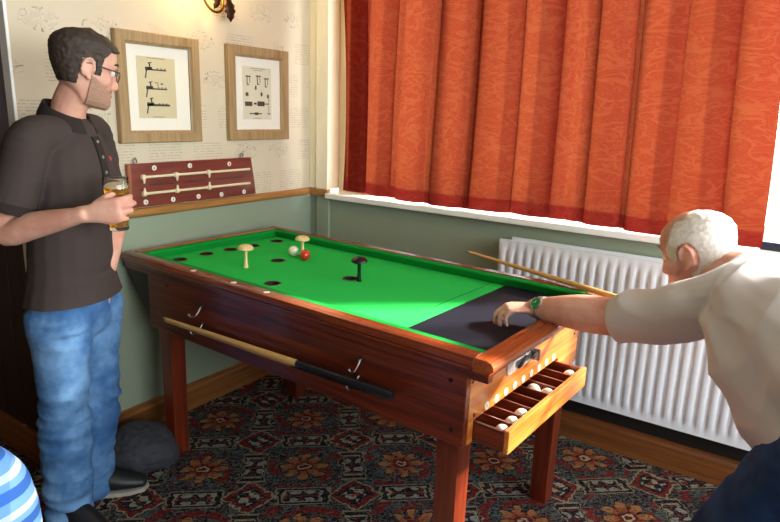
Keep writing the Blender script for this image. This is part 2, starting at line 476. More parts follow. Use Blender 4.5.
vs = sc.view_settings; vs.view_transform = 'Standard'; vs.look = 'None'; vs.gamma = 1; vs.exposure = EXPO; vs.use_curve_mapping = False

# ------------------------------------------------------------------ curtain
def curtain():
    e = empty('curtain', (0, -.03, 0), 0, 'long red orange patterned curtain drawn across the big window', 'curtain')
    nx, x0, x1, zt = 520, .262, 2.245, 2.42
    def shape(t, w):
        """t 0..1 across, w 0 bottom..1 top"""
        x = x0+(x1-x0)*t
        ph = x+.02*math.sin(w*2.1+x*3)
        th = ph*2*PI/.195+1.5*math.sin(x*3.7+.5); t2 = ph*2*PI/.098+2.3*math.sin(x*2.7)+.6
        am = .55+.45*math.sin(x*5.9+1.2)
        y = .030*math.sin(th)*(.6+.4*am)+.014*math.sin(t2)+.004*math.sin(ph*2*PI/.047+x*9)
        x += (.030+.040*am)*math.sin(th+1.7)+.018*math.sin(t2+1.5)
        x += (.045*(1-w)**3 if t < .03 else 0)*0
        if t < .12: x += .05*(1-t/.12)*(math.sin((1-w)*2.2)-.35)
        if t > .9: x += (t-.9)/.1*(.058*(1-w)-.05*w)
        return x, y
    hz = lambda x: 1.054+.007*math.sin(x*5.2+.4)-.009*max(0, min(1, (x-.5)))
    def sheet(w0, w1, nz):
        vs, fs, uv = [], [], []
        for k in range(nz+1):
            for i in range(nx+1):
                t = i/nx; xx = x0+(x1-x0)*t; zb = hz(xx)
                w = w0+(w1-w0)*k/nz; z = zb+(zt-zb)*w
                x, y = shape(t, w)
                vs.append((x, y, z)); uv.append((xx*1.35, z))
        for k in range(nz):
            for i in range(nx):
                a = k*(nx+1)+i; fs.append((a, a+1, a+nx+2, a+nx+1))
        return vs, fs, uv
    for nm, w0, w1, nz, mt in (('drape', .045, 1., 40, m_curtain()), ('hem', 0., .045, 3, m_curtain(True))):
        vs_, fs_, uv = sheet(w0, w1, nz)
        mb = MB(); mb.v = [V(q) for q in vs_]; mb.f = fs_
        o = obj(nm, mb, mt, e, smooth=True)
        l = o.data.uv_layers.new(name='UVMap')
        for p in o.data.polygons:
            for li in p.loop_indices: l.data[li].uv = uv[o.data.loops[li].vertex_index]
    obj('curtain_rod', MB().tube([(.05, .0, 2.43), (3.9, .0, 2.43)], .012), plain('brass', '#a98642', .3, 1.), e, smooth=True)
curtain()

# ------------------------------------------------------------------ radiator
def radiator():
    e = empty('radiator', (1.26, -.10, .235), 0, 'white ribbed double panel radiator on the wall under the window', 'radiator')
    W, H = 1.42, .70; mt = plain('radiator_enamel', '#dfe2e6', .28, var=.015)
    # fluted front: a profile swept up with flattened ends
    def panel(yo):
        n = 34; p = W/n; rows = [0, .028, .05, .075, H-.075, H-.05, H-.028, H]; am = [0, 0, .6, 1, 1, .6, 0, 0]
        rs = []
        for z, a in zip(rows, am):
            r = []
            for i in range(n*8+1):
                x = W*i/(n*8); t = (i/8) % 1
                d = max(0, min(1, (.5-abs(t-.5))*5-.55))
                d = d*d*(3-2*d)
                r.append((x, yo-d*.011*a, z))
            rs.append(r+[(W, yo+.012, z), (0, yo+.012, z)])
        return MB().rings(rs)
    obj('front_panel', panel(0), mt, e, smooth=True, auto=35)
    obj('back_panel', panel(.062).move(Matrix.Translation((.035, 0, .004))), mt, e, smooth=True, auto=35)
    g = MB()
    for i in range(60): g.box((.03+i*.0225, .012, H-.03), (.035+i*.0225, .062, H-.012))
    g.box((.02, .012, .03), (W-.02, .062, .035))
    obj('convector_fins', g, mt, e)
    obj('valve', MB().lathe([(.011, 0), (.011, .05), (.018, .05), (.02, .09), (.015, .1)], (W+.02, .03, -.02), 14), plain('valve_white', '#e8e8e8', .4), e, smooth=True, auto=40)
    obj('feed_pipe', MB().tube([(W+.02, .03, -.02), (W+.02, .03, -.233)], .0075), plain('copper_pipe', '#a5683c', .35, 1.), e, smooth=True)
radiator()

# ------------------------------------------------------------------ wall things
oakm = wood('oak_frame_wood', '#8d7048', '#b3946a', 2, .5, streak=20)
matm = plain('mount_board', '#ece6d8', .8, var=.015)
inkm = plain('ink', '#4a4538', .8)
prm = plain('aged_print_paper', '#cfc19c', .8, var=.05, scale=9)
glm = m_glass('picture_glass', gloss=.06)
def picture(yc, label, paper, pw, ph, py, pz, draw):
    e = empty('framed_print', (0, yc, 1.56), 0, label, 'picture', 'framed engravings on the wallpaper')
    W, H, B, D = .415, .455, .052, .032
    f = MB()
    # mitred frame with inner step
    o = [(-W/2, -H/2), (W/2, -H/2), (W/2, H/2), (-W/2, H/2)]
    def loop(k, x): return [V((x, y*(W/2-k)/(W/2), z*(H/2-k)/(H/2))) for y, z in o]
    rs = [loop(0, .001), loop(0, D-.004), loop(.004, D), loop(B-.012, D-.002), loop(B-.006, D-.010), loop(B, D-.012), loop(B, .004)]
    f.rings(rs+[rs[0]], caps=False)
    obj('frame', f, oakm, e)
    obj('mount', MB().box((.004, -W/2+.02, -H/2+.02), (.012, W/2-.02, H/2-.02)), matm, e)
    p = obj('print', MB().box((.012, py-pw/2, pz-ph/2), (.0128, py+pw/2, pz+ph/2)), paper, e)
    d = MB()
    def bar(y0, z0, y1, z1, t):
        a = V((.0131, y0, z0)); b = V((.0131, y1, z1)); n = (b-a).cross(V((1, 0, 0))).normalized()*t/2
        d.add([a+n, b+n, b-n, a-n], [(0, 1, 2, 3)])
    draw(bar, py, pz); obj('drawing', d, inkm, p)
    obj('picture_glass', MB().box((.017, -W/2+.03, -H/2+.03), (.019, W/2-.03, H/2-.03)), glm, e)
def draw1(bar, py, pz):
    for k, z in enumerate((.075, -.004, -.072)):
        zz = pz+z
        bar(py-.055, zz, py+(.05 if k < 2 else .06), zz, .006 if k < 2 else .009)
        bar(py-.055, zz+.004, py-.02, zz+.004, .014)
        bar(py-.048, zz, py-.056, zz-.036, .006); bar(py-.03, zz, py-.034, zz+.03, .007); bar(py-.04, zz+.026, py-.022, zz+.03, .004)
        if k == 1: bar(py-.012, zz+.026, py+.004, zz+.026, .003); bar(py+.004, zz+.026, py+.004, zz+.01, .003); bar(py+.018, zz+.022, py+.03, zz+.022, .006)
        for i in range(3): bar(py+.002+i*.018, zz+.006, py+.01+i*.018, zz+.006, .004)
    bar(py-.045, pz+.122, py+.045, pz+.122, .002); bar(py-.03, pz-.122, py+.03, pz-.122, .002)
def draw2(bar, py, pz):
    for y, z in ((-.06, .062), (.01, .066), (.065, .056)):
        bar(py+y-.018, pz+z+.02, py+y+.016, pz+z+.02, .006); bar(py+y-.008, pz+z+.02, py+y-.008, pz+z-.022, .006); bar(py+y+.01, pz+z+.018, py+y+.01, pz+z-.012, .004)
        bar(py+y-.008, pz+z-.02, py+y+.006, pz+z-.02, .005)
    for y, z, w in ((-.07, -.005, .02), (-.01, .028, .012), (.03, -.002, .014), (.075, -.012, .014)):
        bar(py+y-w/2, pz+z, py+y+w/2, pz+z, .016); bar(py+y, pz+z-.012, py+y, pz+z+.014, .003)
    bar(py-.085, pz-.052, py-.035, pz-.052, .022); bar(py-.025, pz-.05, py-.005, pz-.05, .01); bar(py+.0, pz-.05, py+.05, pz-.05, .024); bar(py+.04, pz-.05, py+.08, pz-.05, .005)
    bar(py-.055, pz-.1, py+.03, pz-.1, .006); bar(py-.02, pz-.1, py+.005, pz-.1, .013); bar(py+.08, pz-.02, py+.08, pz-.1, .003); bar(py+.07, pz-.1, py+.09, pz-.1, .005)
    bar(py-.05, pz+.122, py+.06, pz+.122, .002); bar(py-.03, pz+.113, py+.04, pz+.113, .002); bar(py-.03, pz-.122, py+.03, pz-.122, .002)
picture(-1.005, 'oak framed print of three tap drawings, nearer the man with the beer', prm, .19, .255, -.012, .004, draw1)
picture(-.42, 'oak framed print of several small tool drawings, nearer the window corner', plain('pale_print_paper', '#d8d0b8', .8, var=.04, scale=9), .198, .258, -.008, .004, draw2)

def scoreboard():
    e = empty('score_board', (.0, -.82, 1.055), 0, 'mahogany scoring board with two cream rods resting on the dado rail', 'score board')
    mh = wood('score_board_mahogany', '#5e2318', '#86382a', 1, .3)
    f = lambda p: V((.006, p[0], p[1]))
    obj('backboard', MB().prism([(-.36, .0), (.362, .0), (.352, .07), (.332, .19), (-.357, .19)], (.016, 0, 0), f), mh, e, bevel=.003)
    obj('edge_strip', MB().box((.008, -.372, .0), (.026, -.360, .19)), wood('edge_strip_wood', '#8a4a22', '#a86030', 2), e)
    iv = plain('ivory', '#e2d6b4', .35)
    for z in (.132, .060):
        r = obj('score_rod', MB().tube([(.03, -.31, z), (.03, .312, z)], .006), iv, e, smooth=True, auto=50)
        for y in (-.305, -.135, .048):
            k = MB().lathe([(.003, -.012), (.011, -.008), (.012, .006), (.008, .012)], (.03, y, z), 14, (0, 1, 0))
            k.prism([(-.008, 0), (.008, 0), (.003, .026), (-.003, .026)], (.005, 0, 0), lambda p, y=y, z=z, s=(-1 if z > .1 else 1): V((.033, y+p[0]*s, z+s*p[1])))
            obj('pointer', k, iv, r, smooth=True, auto=35)
    pw = plain('number_plate_white', '#e8e4da', .4); pk = plain('plate_mark', '#55504a', .6)
    for y, z in ((-.243, .168), (-.053, .168), (.184, .164), (-.295, .022), (-.154, .020), (-.011, .020), (.129, .017), (.277, .017)):
        k = obj('number_plate', MB().lathe([(.0115, 0), (.0115, .003), (.009, .004)], (.022, y, z), 14, (1, 0, 0)), pw, e, smooth=True, auto=40)
        obj('mark', MB().box((.026, y-.002, z-.005), (.0264, y+.002, z+.005)), pk, k)
    ch = plain('hook_steel', '#9a9a9a', .3, 1.)
    for y in (-.335, .27):
        obj('hanging_hook', MB().tube([(.012, y, .18), (.012, y, .205), (.012, y+.008, .214), (.012, y+.016, .205), (.012, y+.014, .194)], .003, 8), ch, e, smooth=True)
    ft = plain('faint_gilt', '#4c1c12', .6)
    for a, b in ((-.27, -.15), (-.09, .03), (.09, .27)):
        t = MB(); y = a
        while y < b:
            w = random.uniform(.006, .014); t.box((.0221, y, .091), (.0224, y+w, .099)); y += w+.004
        obj('faint_writing', t, ft, e)
scoreboard()

def sconce():
    e = empty('wall_lamp', (0, -.69, 1.99), 0, 'brass wall lamp with curling arm and dark leaf above the pictures', 'lamp')
    br = plain('aged_brass', '#8a6424', .3, 1.); dk = plain('dark_bronze', '#3a2416', .4, .8)
    obj('back_plate', MB().lathe([(.045, 0), (.045, .008), (.03, .016), (.012, .02)], (0.001, 0, .06), 20, (1, 0, 0)), br, e, smooth=True, auto=40)
    pts = [(.015, 0, .06)]+[(.06+.02*math.sin(a), -.045+.055*math.cos(a), -.02-.062*math.sin(a)) for a in [i*PI/10-.3 for i in range(11)]]+[(.07, -.10, .03), (.07, -.10, .06)]
    obj('arm', MB().tube(pts, .006, 10), br, e, smooth=True)
    obj('cup', MB().lathe([(.012, 0), (.03, .012), (.032, .02)], (.07, -.10, .06), 18), br, e, smooth=True, auto=40)
    def leaf(c, L, W, a):
        rs = []
        for i in range(15):
            t = i/14; w = W*math.sin(PI*min(1, t*.9+.1))**.8*(1+.22*math.sin(t*26)); z = -L*t
            rs.append([V((.012*math.sin(PI*t)-abs(q)*.25*w+.002*s, q*w, z)) for s in (1,) for q in (-1, -.5, 0, .5, 1)])
        mb = MB(); mb.rings(rs, closed=False, caps=False)
        mb.move(Matrix.Translation(c) @ Matrix.Rotation(a, 4, 'X')); return mb
    for c, L, W, a in (((.075, .03, -.01), .105, .030, .12), ((.06, -.01, .0), .075, .018, -.45)):
        o = obj('leaf', leaf(c, L, W, a), dk, e, smooth=True)
        s = o.modifiers.new('s', 'SOLIDIFY'); s.thickness = .004
    em = Mat('lit_shade', '#ffe0a0', .5); em.set('Emission Color', (1., .70, .26, 1)); em.set('Emission Strength', 6.)
    obj('glass_shade', MB().lathe([(.028, 0), (.05, .04), (.058, .08), (.05, .11), (.035, .13)], (.07, -.10, .08), 20), em.m, e, smooth=True)
    l = bpy.data.lights.new('bulb', 'POINT'); l.energy = 7.5; l.color = (1, .68, .28); l.shadow_soft_size = .04
    o = bpy.data.objects.new('bulb', l); COL.objects.link(o); o.location = (.13, -.79, 2.06)
sconce()
# ------------------------------------------------------------------ bar billiards table (local u along, v across)
TX, TY, TH = 0.04970853408654257, -1.258051250495227, -0.05731795896642501
L, W, H = 1.765, .869, .88
def tw(u, v, z): return V((TX+math.cos(TH)*u-math.sin(TH)*v, TY+math.sin(TH)*u+math.cos(TH)*v, z))
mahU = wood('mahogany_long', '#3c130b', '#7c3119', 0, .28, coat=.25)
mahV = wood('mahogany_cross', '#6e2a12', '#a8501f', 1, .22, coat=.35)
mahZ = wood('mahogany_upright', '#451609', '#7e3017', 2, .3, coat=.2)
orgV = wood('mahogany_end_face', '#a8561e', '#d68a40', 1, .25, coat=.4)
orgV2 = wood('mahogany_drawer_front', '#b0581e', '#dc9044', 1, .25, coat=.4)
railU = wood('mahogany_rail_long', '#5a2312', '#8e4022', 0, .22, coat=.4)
def felt(name, c):
    m = Mat(name, c, .95, spec=.08)
    n = m.noise(m.coords(), 260, 2); n2 = m.noise(m.coords(), 5, 2)
    cc = lin(c); m.color(m.mix(n*.5+n2*.3, tuple(x*.86 for x in cc), tuple(x*1.1 for x in cc))); m.bump(n, .15, .0006)
    return m.m
M_bed = felt('green_cloth', '#2cc456'); M_cush = felt('cushion_cloth', '#149038')
M_blk = plain('black_vinyl', '#1a1d28', .55, var=.15, scale=8, spec=.12)
chrome = plain('chrome', '#d4d4d2', .25, .7); iv = plain('ivory_disc', '#e6dcc4', .4); drk = plain('dark_plug', '#1a0c08', .5)
HOLES = [(.145, .178), (.135, .322), (.142, .452), (.150, .580), (.150, .735), (.456, .464), (.712, .200), (.709, .715), (.882, .462)]
T = empty('bar_billiards_table', (TX, TY, 0), TH, 'mahogany bar billiards table with bright green cloth and black end', 'billiards table')
ZB = .842
def bed():
    m = bmesh.new(); rh = .030
    def loop(pts):
        vs = [m.verts.new((*p, ZB)) for p in pts]; return [m.edges.new((vs[i], vs[(i+1) % len(vs)])) for i in range(len(vs))]
    ed = loop([(.03, .03), (1.72, .03), (1.72, .84), (.03, .84)])
    for u, v in HOLES: ed += loop([(u+rh*math.cos(2*PI*i/24), v+rh*math.sin(2*PI*i/24)) for i in range(24)])
    bmesh.ops.triangle_fill(m, use_beauty=True, use_dissolve=False, edges=ed)
    bad = [f for f in m.faces if any((f.calc_center_median().xy-V(h)).length < rh*.9 for h in HOLES)]
    bmesh.ops.delete(m, geom=bad, context='FACES_ONLY')
    mb = MB(); m.verts.index_update(); mb.v = [v.co.copy() for v in m.verts]; mb.f = [tuple(v.index for v in f.verts) for f in m.faces]; m.free()
    for f in list(mb.f):
        pass
    o = obj('bed_cloth', mb, M_bed, T)
    if o.data.polygons[0].normal.z < 0: o.data.flip_normals()
bed()
redb = plain('pocket_rim_red', '#5c1a12', .4); blk = plain('pocket_dark', '#160806', .7)
for u, v in HOLES:
    p = obj('pocket', MB().lathe([(.0295, -.06), (.0295, -.001), (.031, .0012), (.0265, .0012), (.0265, -.055), (.001, -.055)], (u, v, ZB), 28), blk, T, smooth=True, auto=50)
    obj('pocket_rim', MB().rings([[(u+r*math.cos(2*PI*i/28), v+r*math.sin(2*PI*i/28), ZB+z) for i in range(28)] for r, z in ((.0335, .0004), (.033, .0018), (.0285, .0018), (.028, .0004))], caps=False), redb, p, smooth=True)
obj('black_end_cloth', MB().box((1.392, .035, ZB-.004), (1.716, .835, ZB+.0016)), M_blk, T)
obj('baulk_line', MB().box((1.330, .05, ZB), (1.333, .82, ZB+.0008)), plain('line_ink', '#0d5a22', .9), T)
# cushions with an undercut nose
def cush(a, b, n):
    a, b, n = V(a), V(b), V(n); rs = []
    pr = [(0, .0), (.012, .0), (.030, .030), (.028, .036), (.0, .0375)]
    for q in (a, b): rs.append([q+n*x+V((0, 0, ZB+z)) for x, z in pr])
    obj('cushion', MB().rings(rs), M_cush, T, smooth=True, auto=30)
cush((.043, .044, 0), (1.712, .044, 0), (0, 1, 0))
cush((.043, .825, 0), (1.712, .825, 0), (0, -1, 0))
cush((.044, .046, 0), (.044, .823, 0), (1, 0, 0))
# top rails: rounded mouldings
def rail(a, b, n, mat, w=.046, over=.008):
    a, b, n = V(a), V(b), V(n)
    pr = [(w, .842), (w, .880), (w-.006, .883), (.012, .883), (-.002, .879), (-over, .868), (-over, .858), (0, .850), (0, .842)]
    obj('top_rail', MB().rings([[q+n*x+V((0, 0, z)) for x, z in pr] for q in (a, b)]), mat, T, bevel=.002)
rail((-.004, 0, 0), (1.716, 0, 0), (0, 1, 0), railU)
rail((-.004, W, 0), (1.716, W, 0), (0, -1, 0), railU)
rail((0, .046, 0), (0, W-.046, 0), (1, 0, 0), mahV)
rail((L, -.006, 0), (L, W+.006, 0), (-1, 0, 0), wood('end_rail_mahogany', '#7a3216', '#b05a2a', 1, .15, coat=.5), .052, .010)
# apron under the rails
for (a, b, mt) in (((.0, .004, .815), (1.758, .030, .846), mahU), ((.0, W-.03, .815), (1.758, W-.004, .846), mahU), ((.002, .03, .815), (.028, W-.03, .846), mahV), ((1.69, .0305, .832), (1.757, W-.0305, .846), mahV)):
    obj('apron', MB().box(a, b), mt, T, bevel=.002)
# case
fr = lambda v0: (lambda p: V((p[0], v0, p[1])))
for v0, v1 in ((.010, .032), (W-.032, W-.010)):
    obj('side_panel', MB().prism([(.165, .585), (1.690, .600), (1.692, .818), (.165, .818)], (0, v1-v0, 0), fr(v0)), mahU, T, bevel=.003)
    obj('end_bracket', MB().prism([(.164, .610), (.164, .818), (.006, .818), (.006, .800)], (0, v1-v0-.008, 0), fr(v0+.004)), drk, T)
obj('sloping_end', MB().prism([(.010, .805), (.170, .600), (.176, .606), (.016, .811)], (0, W-.07, 0), fr(.035)), drk, T)
obj('underside', MB().box((.17, .032, .600), (1.66, W-.032, .612)), mahU, T)
# end face with a slot for the drawer
ef = MB().box((1.672, .032, .668), (1.692, W-.032, .832)).box((1.672, .660, .600), (1.692, W-.032, .668)).box((1.672, .032, .600), (1.692, .060, .668))
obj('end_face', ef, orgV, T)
for v in [.135+.0598*i for i in range(9)]:
    d = obj('number_disc', MB().lathe([(.0125, 0), (.0125, .0015), (.011, .002)], (1.692, v, .684), 20, (1, 0, 0)), iv, T, smooth=True, auto=40)
    obj('number_mark', MB().box((1.694, v-.0012, .679), (1.6943, v+.0012, .689)), plain('disc_mark', '#8d8674', .6) if v < .14 else bpy.data.materials['disc_mark'], d)
for v, z in ((.062, .682), (.80, .72), (.045, .79)): obj('screw_plug', MB().lathe([(.006, 0), (.006, .0015), (.003, .002)], (1.692, v, z), 12, (1, 0, 0)), drk, T, smooth=True, auto=40)
# coin slide plate
pl_ = obj('coin_plate', MB().prism([(.258, .735), (.425, .735), (.446, .742), (.446, .775), (.425, .782), (.258, .782), (.246, .772), (.246, .745)], (.004, 0, 0), lambda p: V((1.692, p[0], p[1]))), chrome, T, bevel=.0015)
obj('coin_slot', MB().box((1.6955, .300, .748), (1.6965, .40, .768)), plain('slot_dark', '#2a2a2c', .4), pl_)
obj('slide_lever', MB().box((1.6955, .410, .742), (1.722, .424, .778)), plain('lever_steel', '#8d9096', .25, 1.), pl_, bevel=.002)
obj('slide_bar', MB().prism([(.31, .744), (.33, .744), (.385, .772), (.365, .772)], (.008, 0, 0), lambda p: V((1.696, p[0], p[1]))), plain('bar_steel', '#55585e', .25, 1.), pl_)
# ball drawer pulled out
D = empty('ball_drawer'); D.parent = T
V0, V1, ZF = .064, .646, .598
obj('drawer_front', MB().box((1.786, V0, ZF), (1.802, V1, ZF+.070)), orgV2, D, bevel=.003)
obj('drawer_side', MB().box((1.60, V0, ZF+.004), (1.786, V0+.012, ZF+.064)), mahU, D, bevel=.0015)
obj('drawer_side', MB().box((1.60, V1-.012, ZF+.004), (1.786, V1, ZF+.064)), mahU, D, bevel=.0015)
obj('drawer_floor', MB().box((1.60, V0+.012, ZF+.004), (1.786, V1-.012, ZF+.012)), mahU, D)
CW = (V1-V0-.024)/9
for i in range(1, 9): obj('divider', MB().box((1.62, V0+.012+CW*i-.003, ZF+.012), (1.786, V0+.012+CW*i+.003, ZF+.056)), mahU if i > 1 else mahU, D, bevel=.001)
# legs
for u0, v0 in ((.185, .034), (.185, W-.034-.075), (1.590, .034), (1.590, W-.034-.075)):
    obj('leg', MB().rings([[(u0+x*s+.0375*(1-s), v0+y*s+.0375*(1-s), z) for x, y in ((0, 0), (.075, 0), (.075, .075), (0, .075))] for z, s in ((0, .9), (.602, 1.))]), mahZ, T, bevel=.003)
# dark plugs on the side, ivory spots on the near rail
for u, z in ((1.642, .791), (1.652, .644), (1.286, .826), (.30, .79)):
    obj('screw_plug', MB().lathe([(.007, 0), (.007, .0015), (.003, .002)], (u, .010, z), 12, (0, -1, 0)), drk, T, smooth=True, auto=40)
for u in (.472, .711, .887):
    obj('rail_spot', MB().lathe([(.011, 0), (.011, .0008), (.009, .0012)], (u, .018, .883), 18), iv, T, smooth=True, auto=40)
# cue hooks
hooksteel = plain('hook_nickel', '#8f8d8a', .3, 1.)
for u, z in ((.53, .735), (.535, .668), (1.325, .748), (1.318, .690)):
    pts = [(u, .010, z+.020), (u, .0, z+.016), (u, -.010, z+.0), (u, -.024, z-.013), (u, -.044, z-.011), (u, -.052, z+.0)]
    k = MB().tube(pts, [.005, .004, .003, .003, .003, .0035], 8).ball((u, -.052, z+.001), .0045, 10, 6)
    obj('cue_hook', k, hooksteel, T, smooth=True)

# ------------------------------------------------------------------ cues
ash = wood('cue_ash', '#c9974e', '#e2b972', 2, .35, streak=40)
blkb = plain('cue_black_butt', '#14161a', .3, var=.1); tipm = plain('cue_tip', '#3b4a52', .8); brs = plain('cue_ferrule', '#b99a55', .3, 1.)
def cue(p0, p1, label, split, group=None, butt=True):
    """p0 the tip, p1 the butt"""
    p0, p1 = V(p0), V(p1); Ln = (p1-p0).length
    e = empty('cue', p0, 0, label, 'cue', group); e.rotation_euler = (p1-p0).to_track_quat('Z', 'Y').to_euler()
    r = lambda z: .0060+(.0145-.0060)*(z/Ln)**.8
    obj('shaft', MB().lathe([(r(z), z) for z in (.022, split*.25, split*.5, split*.75, split)], n=16), ash, e, smooth=True, auto=40)
    if butt: obj('butt', MB().lathe([(r(split), split), (r(split)+.001, split+.004), (r((split+Ln)/2)+.001, (split+Ln)/2), (r(Ln)+.001, Ln-.012), (r(Ln)-.004, Ln)], n=16), blkb, e, smooth=True, auto=40)
    obj('ferrule', MB().lathe([(.0060, .008), (.0062, .022)], n=14), brs, e, smooth=True, auto=40)
    obj('tip', MB().lathe([(.004, 0), (.0060, .003), (.0060, .008)], n=14), tipm, e, smooth=True, auto=40)
    return e
cue(tw(.342, -.042, .676), tw(1.485, -.042, .712), 'outer cue with black butt on the hooks of the table side', .755, 'cues hung on the table side')
cue(tw(.306, -.016, .653), tw(1.457, -.016, .692), 'cue half hidden behind the other on the hooks of the table side', .745, 'cues hung on the table side')
c0, c1 = V((1.194, -.299, .893)), V((1.969, -.609, .893)); dd = (c1-c0).normalized()
cue(c0+V((0, 0, .004)), c0+dd*1.47+V((0, 0, .003)), 'long pale cue lying over the table corner, held by the leaning man', 1.06)

# ------------------------------------------------------------------ skittles and balls
def skittle(u, v, mat, label, group=None):
    o = obj('mushroom_skittle', MB().lathe([(.010, 0), (.0105, .004), (.0085, .012), (.007, .040), (.0075, .066), (.012, .074), (.030, .077), (.0335, .081), (.031, .089), (.022, .096), (.010, .0995), (.001, .1)], n=28), mat, None, smooth=True, auto=55)
    o.location = tw(u, v, ZB+.0005); setp(o, label, 'skittle', group); return o
wm = wood('turned_beech', '#d9b878', '#ecd29c', 2, .4, streak=10)
skittle(.455, .285, wm, 'pale wooden mushroom skittle nearest the front rail of the green cloth')
skittle(.485, .585, wm, 'pale wooden mushroom skittle standing behind the red ball')
skittle(.931, .456, plain('black_lacquer', '#121416', .2), 'black mushroom skittle beside the pocket in mid table')
bb = lambda n, c: plain(n, c, .12, var=.02, coat=.5)
cream = bb('cream_ball', '#efe6c8'); redm = bb('red_ball', '#c8301c'); whit = bb('white_ball', '#ece6d8')
def ball(p, mat, label, group=None):
    o = obj('billiard_ball', MB().ball((0, 0, 0), .0238, 24, 16), mat, None, smooth=True); o.location = p
    setp(o, label, 'ball', group); return o
ball(tw(.442, .571, ZB+.0240), cream, 'cream ball left of the red ball on the green cloth')
ball(tw(.534, .552, ZB+.0240), redm, 'red ball in front of a pale mushroom skittle')
zb = ZF+.012+.0240
cv = lambda i: V0+.012+CW*(i+.5)
names = ['white ball in the drawer compartment nearest the front corner of the table', 'white ball second from the front end of the open drawer', 'white ball third from the front end of the open drawer',
         'white ball in mid drawer, nearer the orange end face', 'white ball in mid drawer, against the drawer front', 'white ball alone at the radiator end of the drawer']
for (i, u), n in zip(((0, 1.760), (1, 1.760), (2, 1.760), (5, 1.712), (5, 1.7605), (8, 1.760)), names):
    ball(tw(u, cv(i), zb), whit, n, 'white balls in the open drawer')

# ------------------------------------------------------------------ bag on the carpet, box on the sill
def bag():
    e = empty('black_bag', (.262, -1.375, 0), 0, 'dark grey soft bag slumped on the carpet by the table leg', 'bag')
    k = MB().limb([(-.13, -.085, .065), (-.04, -.02, .085), (.05, .035, .08), (.11, .07, .06)], [(.06, .09), (.10, .14), (.095, .135), (.055, .08)], n=22, sub=5)
    k.v = [V((q.x*.9, q.y*.9, max(q.z, .004))) for q in k.v]
    cl = plain('bag_cloth', '#34343a', .85, var=.2, scale=60)
    f = lambda c, n: .012*mnoise.noise(V((c.x*14, c.y*14, c.z*30)))+.006*mnoise.noise(V((c.x*40, c.y*40, c.z*60))) if c.z > .02 else 0.
    blob('bag_body', k, cl, e, .007, 3, f)
    obj('strap', MB().tube([(.10, .05, .07), (.08, -.02, .150), (.0, -.07, .158), (-.10, -.13, .10), (-.15, -.15, .03)], .008, 8), plain('strap_webbing', '#232327', .8), e, smooth=True)
bag()
bx = obj('flat_box', MB().box((2.30, -.045, 1.0345), (2.52, .06, 1.066)), plain('navy_card', '#1c2438', .5), bevel=.004, label='dark navy flat box on the white sill right of the curtain', cat='box')
# ------------------------------------------------------------------ people
def skin(name, c, c2, rough=.5):
    m = Mat(name, c, rough, spec=.35)
    n = m.noise(m.coords(), 14, 4, .6)
    m.color(m.mix(n.step(.3, .7), c, c2)); m.bump(m.noise(m.coords(), 220, 2), .08, .001)
    m.set('Subsurface Weight', .08); m.set('Subsurface Radius', (.02, .008, .004)); m.set('Subsurface Scale', .5)
    return m.m

def frame(o, x, y, z):
    """matrix from local axes"""
    return Matrix(((x.x, y.x, z.x, o.x), (x.y, y.y, z.y, o.y), (x.z, y.z, z.z, o.z), (0, 0, 0, 1)))

HEAD = [(-.119, .070, -.040, .014), (-.112, .088, -.018, .028), (-.098, .095, .005, .041), (-.080, .093, .030, .050), (-.060, .092, .058, .057), (-.035, .090, .074, .063),
        (-.010, .086, .086, .067), (.010, .086, .092, .070), (.030, .093, .096, .073), (.055, .092, .098, .0755), (.078, .080, .089, .071), (.096, .062, .070, .058), (.109, .038, .046, .042), (.1165, .012, .018, .020)]
def head_ring(z, f, b, w, off=0., n=36, jaw=True):
    r = []
    for i in range(n):
        a = 2*PI*i/n; c, s = math.cos(a), math.sin(a)
        ex = .82
        x = math.copysign(abs(c)**ex, c)*(w+off); y = math.copysign(abs(s)**(.9 if s > 0 else ex), s)
        y = y*((f+off) if s > 0 else (b+off))
        r.append(V((x, y, z)))
    return r
def interp(z):
    for a, b in zip(HEAD, HEAD[1:]):
        if a[0] <= z <= b[0]:
            t = (z-a[0])/(b[0]-a[0]); return tuple(p+(q-p)*t for p, q in zip(a, b))
    return HEAD[0] if z < HEAD[0][0] else HEAD[-1]
def head_mesh(Mh, nose=1., cheeks=0.):
    """x right, y forward, z up, origin half way up the head"""
    mb = MB().rings([head_ring(*h) for h in HEAD])
    # nose
    mb.rings([[V((x*w, y, z)) for x, y in ((-1, .075), (-.55, yt-.004), (0, yt), (.55, yt-.004), (1, .075))] for z, w, yt in
              ((.022, .008, .090), (.006, .009, .098), (-.012, .011, .106), (-.028, .014, .113*nose), (-.038, .017, .115*nose), (-.047, .015, .106), (-.050, .010, .096))])
    # brow ridge, lips, chin
    mb.limb([(-.045, .074, .024), (-.02, .087, .027), (.02, .087, .027), (.045, .074, .024)], [.006, .0085, .0085, .006], n=10)
    mb.limb([(-.021, .085, -.066), (0, .0935, -.064), (.021, .085, -.066)], [.003, .0058, .003], n=10)
    mb.limb([(-.019, .084, -.074), (0, .0925, -.0755), (.019, .084, -.074)], [.003, .0065, .003], n=10)
    mb.ball((0, .080, -.105), (.020, .014, .014))
    for s in (-1, 1):
        mb.ball((s*(.048+cheeks), .052, -.025), (.018+cheeks, .028, .024))
        # ear: plate, rim and lobe
        R = Matrix.Rotation(s*.35, 3, 'Z')
        mb.ball((s*.0735, -.002, -.006), (.007, .017, .028), rot=R)
        rim = [(s*(.074+.010*math.sin(t*PI)), -.002+.019*math.cos(-.9+t*4.3)*-1, -.004+.031*math.sin(-.9+t*4.3)) for t in [i/12 for i in range(13)]]
        mb.tube(rim, [.0042]*13, 8)
        mb.ball((s*.073, .006, -.034), (.005, .008, .008))
    mb.move(Mh); return mb
